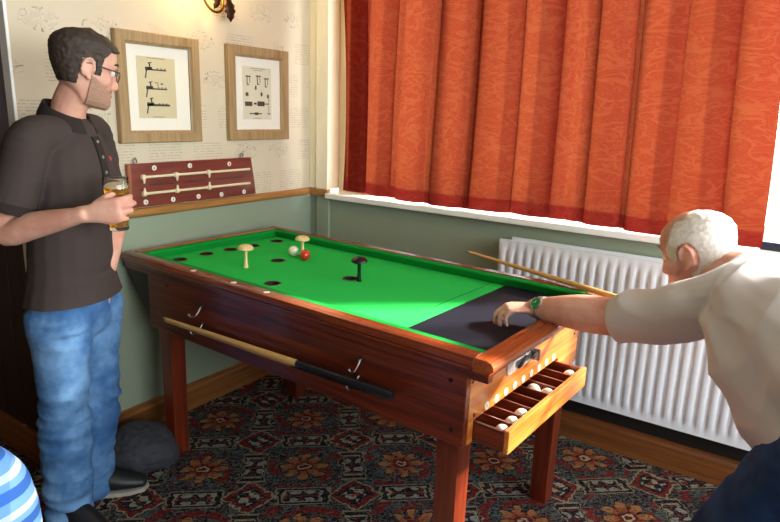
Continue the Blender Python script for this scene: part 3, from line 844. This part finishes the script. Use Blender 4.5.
def head_shell(keep, off, Mh, steps=96, n=160):
    """skin-tight shell over the part of the head where keep(x, y, z)"""
    zs = [-.118+.2365*i/steps for i in range(steps+1)]
    mb = MB(); rs = [head_ring(*interp(z), off(z) if callable(off) else off, n) for z in zs]
    top = [V((q.x*.15, q.y*.15, rs[-1][0].z+(off(.118) if callable(off) else off)*.8)) for q in rs[-1]]
    rs.append(top)
    for r in rs: mb.v += r
    for k in range(len(rs)-1):
        for i in range(n):
            j = (i+1) % n; ids = (k*n+i, k*n+j, (k+1)*n+j, (k+1)*n+i)
            c = sum((mb.v[q] for q in ids), V())/4
            if keep(c.x, c.y, c.z): mb.f.append(ids)
    o = len(mb.v)-n
    if keep(0, 0, .13): mb.f.append(tuple(o+i for i in range(n)))
    used = sorted({i for f in mb.f for i in f}); mp = {q: i for i, q in enumerate(used)}
    mb.v = [mb.v[i] for i in used]; mb.f = [tuple(mp[i] for i in f) for f in mb.f]
    mb.move(Mh); return mb
def shell_obj(name, mb, mat, parent, th=.006, jit=0.):
    o = obj(name, mb, mat, parent, smooth=True)
    if jit:
        for v in o.data.vertices: v.co += v.normal*jit*mnoise.noise(v.co*90)
    s = o.modifiers.new('s', 'SOLIDIFY'); s.thickness = th; s.offset = -1
    return o
def face_bits(Mh, parent, iris, brow, eye_open=.6):
    wm_ = bpy.data.materials.get('eye_white') or plain('eye_white', '#e6e0d8', .2, var=.02)
    lm = bpy.data.materials.get('lip_pink') or plain('lip_pink', '#a9605a', .45)
    for s in (-1, 1):
        c = Mh @ V((s*.031, .0775, .003))
        e = obj('eye', MB().ball((0, 0, 0), .0115, 14, 10).move(Matrix.Translation(c)), wm_, parent, smooth=True)
        obj('iris', MB().ball((0, 0, 0), (.0055, .0055, .0055), 12, 8).move(Matrix.Translation(Mh @ V((s*.031, .0850, .002)))), iris, e, smooth=True)
        lid = MB().limb([(s*.015, .083, .008), (s*.031, .0895, .0125), (s*.047, .079, .008)], [.003, .0045, .003], n=8).move(Mh)
        obj('eyebrow', MB().limb([(s*.014, .092, .030), (s*.03, .0925, .035), (s*.05, .080, .031)], [.003, .0042, .0025], n=8).move(Mh), brow, parent, smooth=True)
    obj('mouth', MB().limb([(-.022, .086, -.070), (0, .0965, -.070), (.022, .086, -.070)], [(.003, .002), (.0062, .003), (.003, .002)], ref=Mh.to_3x3() @ V((0, 0, 1)), n=8).move(Mh), lm, parent, smooth=True)

def hand(mb, o, d, n, left, curls, thumb, scale=1., splay=.10):
    """palm from wrist o along d, palm facing n; curls = per finger three joint angles"""
    d = V(d).normalized(); n = V(n); n = (n-d*n.dot(d)).normalized(); s = d.cross(n)*(-1 if left else 1)   # s towards the thumb
    s = s if True else s
    k = scale
    mb.limb([o-d*.03*k, o+d*.015*k, o+d*.055*k, o+d*.088*k], [(.018*k, .026*k), (.017*k, .030*k), (.0145*k, .041*k), (.0105*k, .039*k)], ref=n, n=16)
    mb.limb([o+d*.018*k+s*.018*k+n*.006*k, o+d*.05*k+s*.034*k+n*.010*k], [.015*k, .013*k], n=12)
    for i, (off, ln, r) in enumerate(((.030, .078, .0088), (.0105, .086, .0092), (-.0095, .080, .0088), (-.0285, .064, .0078))):
        b = o+d*(.080-.006*abs(i-1))*k+s*off*k
        sp = (1.5-i)*splay*.5
        dd, nn = (d*math.cos(sp)+s*math.sin(sp)), n
        pts = [b-d*.02*k]; rad = [r*k*1.02]; pts.append(b); rad.append(r*k*1.05)
        q = b; ang = 0
        for a, l in zip(curls[i], (.46, .30, .24)):
            ang += math.radians(a); v = dd*math.cos(ang)+nn*math.sin(ang); q = q+v*ln*l*k; pts.append(q); rad.append(r*k*(1.0 if l > .4 else .92 if l > .25 else .78))
        mb.limb(pts, rad, n=12, sub=3)
    b = o+d*.030*k+s*.028*k+n*.006*k; pts, rad = [o+d*.012*k+s*.014*k, b], [.014*k, .0125*k]
    q = b
    for (a1, a2), l in zip(thumb, (.036, .026, .022)):
        a1, a2 = math.radians(a1), math.radians(a2)
        v = (d*math.cos(a1)+s*math.sin(a1))*math.cos(a2)+n*math.sin(a2); q = q+v*l*k; pts.append(q); rad.append((.0108 if l > .03 else .010 if l > .024 else .0078)*k)
    mb.limb(pts, rad, n=12, sub=3)

def denim(name, c, hi, dark):
    m = Mat(name, c, .85, spec=.1)
    v = m.coords(); n1 = m.noise(v, 5, 4, .6); n2 = m.noise(v, 300, 1); x, y, z = m.xyz(v)
    m.color(m.mix(n2*.35, m.mix(n1.step(.35, .68), c, hi), dark)); m.bump(n2, .3, .001)
    return m.m
def cloth(name, c, var=.12, rough=.9):
    m = Mat(name, c, rough, spec=.12); cc = lin(c); v = m.coords()
    n = m.noise(v, 6, 3)*.6+m.noise(v, 400, 1)*.4
    m.color(m.mix(n, tuple(q*(1-var) for q in cc), tuple(min(1, q*(1+var)) for q in cc))); m.bump(m.noise(v, 500, 1), .2, .0006)
    return m.m
def folds(amp, sx, sy, sz, seed=0., mask=None):
    def f(c, n):
        q = V((c.x*sx+seed, c.y*sy, c.z*sz)); w = mask(c) if mask else 1.
        k = mnoise.noise(q+V((0, 0, .6*mnoise.noise(q*.7)))); r = 1-abs(k)*2.2
        return amp*w*(.55*k+.45*max(-.4, r)-.1)
    return f

# ================================================================== standing man with the beer
def man_standing():
    E = empty('person', (.37, -1.63, 0), 0, 'bearded man in a dark brown polo shirt and jeans holding a glass of beer', 'person')
    inv = Matrix.Translation((-.37, .63+1, 0))
    sk = skin('fair_skin', '#d9a78f', '#c98d78')
    a = math.radians(8)
    F = R3*math.cos(a)+C3*math.sin(a); S = C3*math.cos(a)-R3*math.sin(a)      # chest direction, his right-hand side
    Z = V((0, 0, 1))
    N = V((.385, -1.622, 1.455)); HC = V((.437, -1.590, 1.604))
    pel = V((.350, -1.640, .90))
    shR, shL = N+S*.165-F*.015-Z*.072, N-S*.165-F*.03-Z*.07
    elR, wrR = V((.405, -1.868, 1.105)), V((.640, -1.742, 1.172))
    elL, wrL = V((.312, -1.448, 1.072)), V((.402, -1.558, .878))
    hpR, hpL = pel+S*.085-Z*.02, pel-S*.085-Z*.02
    knR, anR = V((.395, -1.735, .48)), V((.375, -1.745, .09))
    knL, anL = V((.325, -1.575, .48)), V((.285, -1.605, .09))
    b = MB()
    # trunk, neck
    b.limb([pel-Z*.06, pel+Z*.05, pel+Z*.20+F*.01, N-Z*.22, N-Z*.10, N-Z*.02], [(.085, .14), (.09, .145), (.085, .135), (.10, .16), (.075, .14), (.05, .06)], ref=F)
    b.limb([N-Z*.06-F*.01, N+Z*.02, HC+V((0, 0, -.055))-R3*.018], [(.052, .058), (.054, .052), (.056, .052)], ref=F)
    # arms
    b.limb([shR+Z*.0, (shR+elR)/2, elR, (elR*.6+wrR*.4), wrR], [.052, .046, .039, .041, (.023, .029)], ref=Z, sub=5)
    b.limb([shL, (shL+elL)/2, elL, (elL*.6+wrL*.4), wrL], [.052, .045, .038, .040, .027], ref=Z, sub=5)
    G = V((.648, -1.640, 1.112))
    hd_ = (R3+Z*.14-C3*.10).normalized()
    cl = [(26, 42, 30), (30, 46, 32), (32, 48, 34), (34, 48, 34)]
    hand(b, wrR+hd_*.012, hd_, -C3, False, cl, ((30, 35), (10, 55), (0, 50)), 1.0)
    hand(b, wrL, (-Z+C3*.15-F*.30).normalized(), S, True, [(15, 20, 15)]*4, ((30, 10), (10, 10), (5, 10)), .75)
    # legs
    for h, k, an in ((hpR, knR, anR), (hpL, knL, anL)):
        b.limb([h, (h+k)/2, k, (k*.6+an*.4), an], [.082, .072, .055, .054, .036], sub=4)
        b.limb([an-Z*.03, an+R3*.03-Z*.045], [.034, .028])
    # head: x his right, y the way he looks, z up
    hf = (R3*math.cos(-.66)+C3*math.sin(-.66)-Z*.24).normalized(); hx = hf.cross(Z).normalized(); hz = hx.cross(hf)
    Mh = frame(HC, hx, hf, hz) @ Matrix.Scale(.99, 4)
    hm = head_mesh(Mh); b.add(hm.v, hm.f)
    b.move(inv); Mi = inv @ Mh
    blob('body', b, sk, E, .0045, 3)
    hair = plain('dark_brown_hair', '#3a2c22', .7, var=.35, scale=140)
    def keep(x, y, z):
        x = abs(x)
        if z > .088: return True
        if y > .060: return z > .066+max(0, y-.075)*.4
        if y > .020: return z > min(.066, .028+max(0, y-.034)*1.5) or (y < .038 and z > -.016 and x > .05)
        if y > -.024: return z > .026
        return z > -.060-.3*min(0, y+.06)
    shell_obj('hair', head_shell(keep, lambda z: .006+.008*max(0, min(1, (z+.03)/.12)), Mi), hair, E, .010, .003)
    def kb(x, y, z):
        x = abs(x)
        if z > -.062 and z < -.050 and y > .080 and x < .032: return True
        if y < .014 or z > -.018-(y-.014)*.62 or z < -.114: return False
        return not (-.081 < z < -.060 and x < .025)
    bm_ = Mat('stubble', '#8a6250', .8); nb = bm_.noise(bm_.coords(), 420, 2); bm_.color(bm_.mix(nb.step(.30, .70), '#b98c75', '#8a6852'))
    shell_obj('beard', head_shell(kb, .0012, Mi), bm_.m, E, .002)
    face_bits(Mi, E, plain('brown_iris', '#3a2c20', .2), hair)
    # glasses
    gf = plain('glasses_frame', '#1d222a', .3); ge = empty('glasses'); ge.parent = E
    fr_ = MB()
    for s in (-1, 1):
        ring = [(s*(.032+.023*math.copysign(abs(math.cos(t))**.7, math.cos(t))), .100-.05*abs(.023*math.cos(t)+.012)*(1 if math.cos(t) > 0 else .3), -.002+.0155*math.copysign(abs(math.sin(t))**.7, math.sin(t))) for t in [2*PI*i/24 for i in range(25)]]
        fr_.tube(ring, .0016, 6)
    fr_.tube([(-.010, .101, .004), (0, .104, .007), (.010, .101, .004)], .0016, 6)
    obj('rims', fr_.move(Mi), gf, ge, smooth=True)
    for s in (-1, 1):
        obj('temple', MB().tube([(s*.055, .098, .006), (s*.070, .092, .008), (s*.0765, .05, .010), (s*.079, .0, .012), (s*.080, -.014, .008), (s*.078, -.022, -.006)], .0022, 8).move(Mi), gf, ge, smooth=True)
        obj('lens', MB().rings([[(s*(.032+.022*math.cos(t)), .0985+q-.03*abs(.022*math.cos(t)), -.002+.0145*math.sin(t)) for t in [2*PI*i/20 for i in range(20)]] for q in (0, .001)]).move(Mi), M['glass'], ge, smooth=True, auto=40)
    # polo shirt
    pm = cloth('brown_polo_cloth', '#443a36', .12)
    p = MB()
    p.limb([pel-Z*.16, pel-Z*.085, pel+Z*.03, pel+Z*.20+F*.012, N-Z*.24+F*.005, N-Z*.115+F*.002, N-Z*.05+F*.004], [(.142, .204), (.140, .198), (.120, .162), (.112, .155), (.110, .162), (.096, .150), (.072, .078)], ref=F, sub=6)
    slR = shR+(elR-shR)*.70
    p.limb([N-Z*.06+S*.05, shR+Z*.005, (shR+slR)/2+S*.004, slR], [.055, .064, .066, .067], sub=5, tip=.15)
    slL = shL+(elL-shL)*.80
    p.limb([N-Z*.06-S*.05, shL+Z*.005, (shL+slL)/2, slL], [.055, .062, .063, .064], sub=5, tip=.15)
    p.move(inv)
    wm2 = lambda c: .5+.8*max(0, min(1, (1.25-c.z)/.35))
    ax = (elR-shR).normalized(); axL = (elL-shL).normalized()
    shirt = blob('polo_shirt', p, pm, E, .006, 5, folds(.009, 5, 5, 13, 2., wm2), cuts=((inv @ (pel-Z*.060), -Z-R3*.0),))
    from mathutils.bvhtree import BVHTree
    tree = BVHTree.FromPolygons([v.co for v in shirt.data.vertices], [tuple(q.vertices) for q in shirt.data.polygons])
    hemm = cloth('polo_trim', '#332b28', .08)
    # sleeve cuff
    obj('sleeve_cuff', MB().lathe([(.050, -.028), (.0695, -.028), (.0705, -.012), (.0695, .003), (.05, .003)], inv @ slR+ax*.022, 28, ax), hemm, E, smooth=True, auto=60)
    # collar: folded band round the neck
    cr_ = []
    cN = inv @ (N-Z*.005-F*.004)
    def cl_ring(r0, r1, z0, drop):
        rs = []
        for i in range(29):
            t = -PI+.32+(2*PI-.64)*i/28            # open at the front
            dv = F*-math.cos(t)+S*math.sin(t)
            fr0 = (1-math.cos(t))/2                 # 0 back .. 1 front? (t=0 back)
            q = cN+F*(-.004)
            zz = z0-drop*((1-math.cos(t))/2)
            rs.append((dv, zz, q))
        return rs
    cm = MB(); rows = []
    for dv, zz, q in cl_ring(0, 0, .052, .062):
        rows.append([q+dv*.064+Z*(zz-.045), q+dv*.062+Z*zz, q+dv*.068+Z*(zz+.003), q+dv*.085+Z*(zz-.030), q+dv*.090+Z*(zz-.046), q+dv*.085+Z*(zz-.046), q+dv*.066+Z*(zz-.012)])
    cm.rings(rows); obj('collar', cm, hemm, E, smooth=True, auto=60)
    # placket with buttons, red chest badge
    def onchest(fx, dz, out=0.):
        h = tree.ray_cast(inv @ (N-Z*dz+S*fx+F*.5), -F)[0]
        return (h if h else inv @ (N-Z*dz+S*fx+F*.1))+F*out
    pk = MB()
    rows = []
    for i in range(9):
        dz = .066+.0165*i; out = .001
        c = onchest(0, dz, out); rows.append([c-S*.017-F*.008, c-S*.016+F*.004, c+S*.016+F*.004, c+S*.017-F*.008])
    obj('placket', MB().rings(rows), hemm, E, smooth=True, auto=40)
    bt = plain('polo_button', '#8a7f76', .4)
    for i in (1, 4, 7):
        dz = .066+.0165*i; out = .001
        obj('button', MB().lathe([(.0055, 0), (.0055, .002), (.004, .003)], onchest(0, dz, out+.003), 12, F), bt, E, smooth=True, auto=40)
    obj('chest_badge', MB().ball((0, 0, 0), (.009, .009, .012), 12, 8).move(Matrix.Translation(onchest(-.058, .142, -.006))), plain('red_stitching', '#b8252e', .6), E, smooth=True)
    # jeans
    jm = denim('blue_denim', '#3c6596', '#7ba6d2', '#22406a')
    j = MB()
    j.limb([pel+Z*.02, pel-Z*.06, pel-Z*.15], [(.106, .160), (.116, .172), (.106, .160)], ref=F)
    for h, k, an, s in ((hpR, knR, anR, 1), (hpL, knL, anL, -1)):
        j.limb([h-Z*.085, h*.62+k*.38+F*.006, h*.3+k*.7, k, k*.6+an*.4, an+Z*.02, an-Z*.055], [.104, .099, .085, .080, .082, .078, .080], sub=5)
    j.move(inv)
    def jf(c, n):
        k = mnoise.noise(V((c.x*7, c.y*7, c.z*9+.8*mnoise.noise(c*6)))); near = math.exp(-((c.z-.42)/.12)**2)+.8*math.exp(-((c.z-.14)/.1)**2)+.6*math.exp(-((c.z-.78)/.09)**2)
        r = 1-2.4*abs(mnoise.noise(V((c.x*6, c.y*6, c.z*17+3))))
        return .006*k+.011*near*max(-.3, r)
    blob('jeans', j, jm, E, .007, 4, jf)
    ds = denim('denim_seam', '#1f3a60', '#35608f', '#182a48')
    fp = inv @ (pel+F*.126-Z*.10)
    pt = (inv @ (hpR+S*.092+F*.03-Z*.05))
    # shoes
    sm = plain('black_shoe', '#191a1d', .5); so_ = plain('shoe_sole', '#a39a8c', .7); lc = plain('shoe_lace', '#8f949c', .8)
    for an, dr in ((anR, (R3*.75+C3*.45).normalized()), (anL, (R3*.93-C3*.28).normalized())):
        s = MB().limb([V((an.x, an.y, .058))-dr*.055, V((an.x, an.y, .06))+dr*.02, V((an.x, an.y, .046))+dr*.11, V((an.x, an.y, .034))+dr*.185], [(.048, .038), (.05, .042), (.036, .047), (.022, .036)], ref=Z, n=20, sub=5)
        s.v = [V((q.x, q.y, max(q.z, .012))) for q in s.v]
        sh = blob('shoe', s.move(inv), sm, E, .006, 3)
        sd = Z.cross(dr)
        out = [(-.075, 0), (-.06, .03), (0, .038), (.08, .046), (.14, .047), (.19, .032), (.205, 0)]
        poly = out+[(x, -y) for x, y in out[-2:0:-1]]
        obj('sole', MB().prism(poly, (0, 0, .016), lambda q, an=an, dr=dr, sd=sd: inv @ (V((an.x, an.y, .001))+dr*q[0]+sd*q[1])), so_, sh)
        lm = MB()
        for i in range(4):
            c = inv @ (V((an.x, an.y, .096-.010*i))+dr*(.055+.026*i)); lm.tube([c-sd*.022-Z*.008, c+Z*.003, c+sd*.022-Z*.008], .0028, 6)
        obj('laces', lm, lc, sh, smooth=True)
    # the glass of beer he holds
    g = empty('beer_glass', G, 0, 'pint glass of amber beer in the hand of the man at left', 'glass')
    clear = Mat('pint_glass', '#ffffff', .02); clear.set('Transmission Weight', 1.); clear.set('IOR', 1.45)
    obj('glass', MB().lathe([(.028, 0), (.0305, .003), (.0325, .06), (.0375, .120), (.0385, .162), (.0375, .163), (.0365, .120), (.0310, .06), (.0285, .012), (.001, .011)], n=36), clear, g, smooth=True, auto=60)
    beer = Mat('amber_beer', '#d88a1c', .05); beer.set('Transmission Weight', .75); beer.set('IOR', 1.33)
    nb_ = beer.noise(beer.coords(), 60, 2); beer.color(beer.mix(nb_, (.80, .36, .03), (.92, .48, .06)))
    obj('beer', MB().lathe([(.001, .0125), (.0280, .0130), (.0304, .06), (.0358, .120), (.0364, .132), (.001, .132)], n=36), beer.m, g, smooth=True, auto=60)
    obj('foam', MB().lathe([(.001, .132), (.0365, .1322), (.0366, .1345), (.001, .1345)], n=30), plain('beer_foam', '#eadfb8', .7), g, smooth=True, auto=50)
man_standing()

# ================================================================== man leaning over the table end
def man_leaning():
    O = V((2.60, -1.36, 0))
    E = empty('person', O, 0, 'white-haired man in a pale shirt leaning over the black end of the table', 'person')
    inv = Matrix.Translation(-O)
    sk = skin('ruddy_skin', '#e6b09c', '#d2907c')
    Z = V((0, 0, 1))
    shL, shR = V((2.245, -1.02, 1.045)), V((2.50, -.80, 1.065))
    N = V((2.335, -.905, 1.105)); pel = V((2.63, -1.38, 1.02))
    A = (N-pel).normalized(); S = (shL-shR).normalized(); S = (S-A*S.dot(A)).normalized(); B = A.cross(S)   # S his left, B up off the back
    if B.z < 0: B = -B
    elL, wrL = V((2.015, -.960, .945)), V((1.752, -.918, .905))
    elR, wrR = V((2.67, -.70, .93)), V((2.475, -.795, .925))
    HC = V((2.188, -.838, 1.140))
    hpL, hpR = pel+S*.09-V((0, 0, .06)), pel-S*.09-V((0, 0, .06))
    knL, anL = V((2.375, -1.290, .50)), V((2.50, -1.43, .09))
    knR, anR = V((2.66, -1.22, .50)), V((2.76, -1.40, .09))
    b = MB()
    b.limb([pel-A*.05, pel+A*.1, pel+A*.28, N-A*.14, N-A*.02], [(.10, .15), (.11, .155), (.11, .165), (.095, .165), (.06, .09)], ref=B)
    b.limb([N-A*.04, N+A*.04, HC-A*.02-Z*.03-V((-.02, 0, 0))], [.062, .060, .058])
    b.limb([shL, (shL+elL)/2, elL, elL*.55+wrL*.45, wrL], [.060, .060, .057, .055, (.031, .036)], ref=Z, sub=5)
    b.limb([shR, (shR+elR)/2, elR, elR*.55+wrR*.45, wrR], [.056, .052, .045, .045, .03], ref=Z, sub=5)
    hand(b, wrL, (-R3*1.0-Z*.02).normalized(), -Z, True, [(34, 42, 26), (30, 44, 28), (33, 44, 28), (38, 44, 26)], ((14, 30), (0, 34), (-8, 28)), 1.0, .02)
    dcue = V((.928, -.371, 0))
    hand(b, wrR, (V((2.44, -.80, .905))-wrR).normalized()*.3+V((-.5, -.2, -.1)), V((.2, .3, -.9)), False, [(60, 75, 50)]*4, ((40, 45), (10, 70), (0, 60)), .95)
    for h, k, an in ((hpL, knL, anL), (hpR, knR, anR)):
        b.limb([h, (h+k)/2, k, (k*.6+an*.4), an], [.088, .078, .058, .056, .04], sub=4)
    az = math.radians(50)
    hf = (-R3*math.cos(az)-C3*math.sin(az)-Z*.36).normalized(); hx = hf.cross(Z).normalized(); hz = hx.cross(hf)
    Mh = frame(HC, hx, hf, hz) @ Matrix.Scale(1.03, 4)
    hm = head_mesh(Mh, .985, .004); b.add(hm.v, hm.f)
    b.move(inv); Mi = inv @ Mh
    blob('body', b, sk, E, .0045, 3)
    hm_ = Mat('white_hair', '#d8d4cc', .7); hn = hm_.noise(hm_.coords(), 120, 3); hm_.color(hm_.mix(hn.step(.25, .75), '#cdbfb2', '#e2dad0')); hm_.bump(hm_.noise(hm_.coords(), 300, 2), .3, .001)
    def keep(x, y, z):
        x = abs(x)
        if y+.55*max(0, z-.02) > .040+.02*(x > .06): return False
        if ((y-.0)/.029)**2+((z+.006)/.042)**2 < 1: return False
        if y > .0: return z > -.012
        return z > -.066
    shell_obj('hair', head_shell(keep, .0028, Mi), hm_.m, E, .004, .0015)
    face_bits(Mi, E, plain('grey_iris', '#55606a', .2), plain('grey_brow', '#b8b0a6', .7))
    # shirt
    sm = cloth('pale_shirt_cloth', '#d6d2d4', .04)
    p = MB()
    p.limb([pel-A*.06-B*.01, pel+A*.08-B*.02, pel+A*.25-B*.02, N-A*.16-B*.005, N-A*.05, N+A*.005], [(.165, .185), (.168, .188), (.150, .185), (.118, .178), (.088, .140), (.066, .075)], ref=B, sub=6, n=26)
    # hanging front of the shirt
    p.limb([N-A*.16-B*.04+S*.03, N-A*.30-B*.075+S*.05, pel+A*.14-B*.105+S*.045, pel+A*.0-B*.125+S*.03], [(.10, .155), (.13, .165), (.137, .165), (.125, .167)], ref=B, sub=6, n=24)
    slL = shL+(elL-shL)*1.0; slR = shR+(elR-shR)*.75
    p.limb([N-A*.06+S*.06, shL, shL*.5+slL*.5-Z*.014, slL-Z*.008], [.072, .078, (.076, .072), (.066, .066)], ref=Z, sub=5, tip=.12)
    p.limb([N-A*.06-S*.06, shR, shR*.5+slR*.5, slR], [.075, .08, .076, .072], sub=5)
    p.move(inv)
    def ff(c, n):
        q = c+O; t = (q-pel).dot(A); w = (q-pel).dot(B)
        r = 1-2.3*abs(mnoise.noise(V((t*4.5+w*5, w*11-t*3.5, 1.7))))
        return .012*max(-.35, r)+.006*mnoise.noise(V((t*8, w*16, 5.)))-.003
    ax = (elL-shL).normalized(); axR = (elR-shR).normalized()
    blob('shirt', p, sm, E, .0065, 5, ff)
    cm = MB(); rows = []
    cc = inv @ (N-A*.005)
    for i in range(25):
        t = 2*PI*i/24; dv = S*math.cos(t)+B*math.sin(t)
        rows.append([cc+dv*.064+A*.020, cc+dv*.068+A*.026, cc+dv*.074+A*.018, cc+dv*.082-A*.022, cc+dv*.074-A*.024])
    obj('collar', MB().rings(rows+[rows[0]], caps=False), sm, E, smooth=True, auto=60)
    # belt, jeans
    jm = denim('dark_denim', '#22365c', '#3a5c8e', '#131d34')
    j = MB()
    j.limb([pel-A*.02-Z*.05, pel-A*.06-Z*.10, pel-Z*.20-A*.04], [(.135, .172), (.14, .175), (.125, .165)], ref=A)
    for h, k, an in ((hpL, knL, anL), (hpR, knR, anR)):
        j.limb([h-Z*.04, h*.6+k*.4, k, k*.5+an*.5, an-Z*.05], [.115, .102, .080, .075, .072], sub=5)
    jf = folds(.010, 8, 8, 12, 4.)
    blob('jeans', j.move(inv), jm, E, .008, 4, jf)
    sb = plain('dark_brown_shoe', '#2a1c14', .4)
    for an in (anL, anR):
        dr = V((-.75, .66, 0)).normalized()
        s = MB().limb([V((an.x, an.y, .055))-dr*.05, V((an.x, an.y, .058))+dr*.03, V((an.x, an.y, .044))+dr*.12, V((an.x, an.y, .032))+dr*.19], [(.045, .038), (.048, .042), (.034, .047), (.022, .034)], ref=Z, n=18)
        s.v = [V((q.x, q.y, max(q.z, .001))) for q in s.v]
        blob('shoe', s.move(inv), sb, E, .007, 3)
    # wristwatch
    w = empty('wristwatch'); w.parent = E
    wa = (wrL-elL).normalized(); wc = inv @ (wrL-wa*.028)
    up = (Z*.55+C3*.85); up = (up-wa*up.dot(wa)).normalized(); sd = wa.cross(up)
    rows = []
    for i in range(24):
        t = 2*PI*i/24; dv = up*math.cos(t)+sd*math.sin(t); r = .0362
        rows.append([wc+dv*r-wa*.009, wc+dv*(r+.003)-wa*.009, wc+dv*(r+.003)+wa*.009, wc+dv*r+wa*.009])
    obj('watch_strap', MB().rings(rows+[rows[0]], caps=False), plain('watch_strap_steel', '#b9bcc0', .3, .8), w, smooth=True, auto=40)
    cs = obj('watch_case', MB().lathe([(.018, -.003), (.0195, .001), (.0195, .007), (.017, .009)], wc+up*.0375, 28, up), plain('watch_case_steel', '#c6c9cc', .2, 1.), w, smooth=True, auto=40)
    obj('watch_dial', MB().lathe([(.0155, 0), (.0155, .0008)], wc+up*.0462, 28, up), plain('green_dial', '#157a3c', .25), cs)
    wh = plain('watch_hand', '#dfe6df', .3)
    obj('watch_hands', MB().tube([wc+up*.0472, wc+up*.0472+wa*.011], .0008, 6).tube([wc+up*.0472, wc+up*.0472+sd*.008], .001, 6), wh, cs)
    obj('belt', MB().rings([[pel_+dv for dv in ()] for pel_ in ()]) if False else MB().limb([inv @ (pel-A*.035-Z*.055), inv @ (pel-A*.055-Z*.075)], [(.140, .176), (.141, .177)], ref=A), plain('black_belt', '#131214', .5), E, smooth=True)
man_leaning()

# ================================================================== seated onlooker in the near corner of the picture
def onlooker():
    O = V((1.275, -2.53, -.012))
    E = empty('person', O, 0, 'seated person in a blue and white checked shirt at the lower left edge', 'person')
    Z = V((0, 0, 1)); F = (-C3*.85-R3*.35).normalized(); S = F.cross(Z).normalized()    # faces the table, S his right
    sk = skin('onlooker_skin', '#d2a08a', '#bf8672')
    sh = V((0, 0, .90))
    b = MB()
    pel = V((0, 0, .52))-F*.05
    b.limb([pel, pel+Z*.2, pel+Z*.38+F*.03, V((0, 0, .98))], [(.10, .16), (.10, .15), (.11, .16), (.06, .08)], ref=F)
    b.limb([V((0, 0, .96)), V((0, 0, 1.06))+F*.02], [.056, .055])
    hx = F.cross(Z).normalized()
    Mh = frame(V((0, 0, 1.15))+F*.04, hx, F, Z); hm = head_mesh(Mh); b.add(hm.v, hm.f)
    for s in (-1, 1):
        s0 = V((0, 0, .905))+S*s*.175; e0 = s0+S*s*.05-Z*.27+F*.03; w0 = V((0, 0, .60))+S*s*.10+F*.26
        b.limb([s0, e0, w0], [.05, .042, .028], sub=6)
        hand(b, w0, (F-S*s*.2-Z*.1), -Z, s < 0, [(15, 20, 15)]*4, ((30, 10), (10, 10), (5, 10)), .95)
        h = pel+S*s*.09; k = h+F*.42+S*s*.06-Z*.02; a = V((k.x, k.y, .09))-F*.03
        b.limb([h, k, k*.5+a*.5, a], [.085, .06, .055, .038], sub=5)
    blob('body', b, sk, E, .006, 3)
    sm = Mat('blue_checked_cloth', '#5f93d6', .85, spec=.1)
    x, y, z = sm.xyz(sm.coords())
    tt = x*S.x+y*S.y
    st_ = (z/.060+sm.noise(sm.coords(), 6, 2)*.25).fract(); s2 = (tt/.075).fract()
    col = sm.mix(st_.lt(.30), '#7ba8da', '#3c68b0'); col = sm.mix(st_.gt(.5)*st_.lt(.72), col, '#cfdcea')
    col = sm.mix(s2.lt(.18)*.35, col, '#2f5fb8'); sm.color(col)
    p = MB().limb([pel-Z*.02, pel+Z*.2, pel+Z*.36+F*.02, V((0, 0, .935)), V((0, 0, .985))], [(.125, .18), (.125, .175), (.13, .185), (.085, .14), (.065, .075)], ref=F, sub=6, n=24)
    for s in (-1, 1):
        s0 = V((0, 0, .905))+S*s*.175; e0 = s0+S*s*.05-Z*.27+F*.03
        p.limb([V((0, 0, .93))+S*s*.06, s0, s0*.5+e0*.5, e0], [.06, .073, .070, .062], sub=5)
    blob('checked_shirt', p, sm.m, E, .007, 5, folds(.008, 8, 8, 10, 1.))
    jm = denim('onlooker_denim', '#26344c', '#34486a', '#1a2436'); j = MB()
    j.limb([pel+Z*.05, pel-Z*.03], [(.12, .17), (.12, .17)], ref=F)
    for s in (-1, 1):
        h = pel+S*s*.09; k = h+F*.42+S*s*.06-Z*.02; a = V((k.x, k.y, .09))-F*.03
        j.limb([h, h*.5+k*.5, k, k*.5+a*.5, a-Z*.03], [.105, .095, .078, .07, .068], sub=5)
        d = F; q = MB().limb([V((a.x, a.y, .05))-d*.05, V((a.x, a.y, .05))+d*.08, V((a.x, a.y, .034))+d*.18], [(.045, .038), (.04, .045), (.022, .034)], ref=Z)
        q.v = [V((v.x, v.y, max(v.z, .001))) for v in q.v]
        blob('shoe', q, plain('onlooker_shoe', '#1e1b1a', .5), E, .008, 3)
    blob('jeans', j, jm, E, .009, 4)
    hr = plain('onlooker_hair', '#4a3a2c', .7, var=.3, scale=120)
    shell_obj('hair', head_shell(lambda x, y, z: z > .088 or (y <= .045 and z > (.025 if y > -.03 else -.06)) or (y > .045 and z > .066), lambda z: .008, Mh), hr, E, .010, .003)
    face_bits(Mh, E, plain('onlooker_iris', '#3a3028', .2), hr)
    # stool under the onlooker
    c = O+pel
    t = empty('bar_stool', (c.x, c.y, 0), 0, 'low wooden stool under the person in the checked shirt', 'stool')
    obj('seat', MB().lathe([(.155, .352), (.165, .359), (.165, .377), (.15, .383), (.001, .384)], n=32), M['dark_wood'], t, smooth=True, auto=40)
    for k in range(4):
        a = PI/4+k*PI/2; obj('leg', MB().tube([(.13*math.cos(a), .13*math.sin(a), .354), (.17*math.cos(a), .17*math.sin(a), 0)], [.018, .014], 12), M['dark_wood'], t, smooth=True, auto=40)
onlooker()
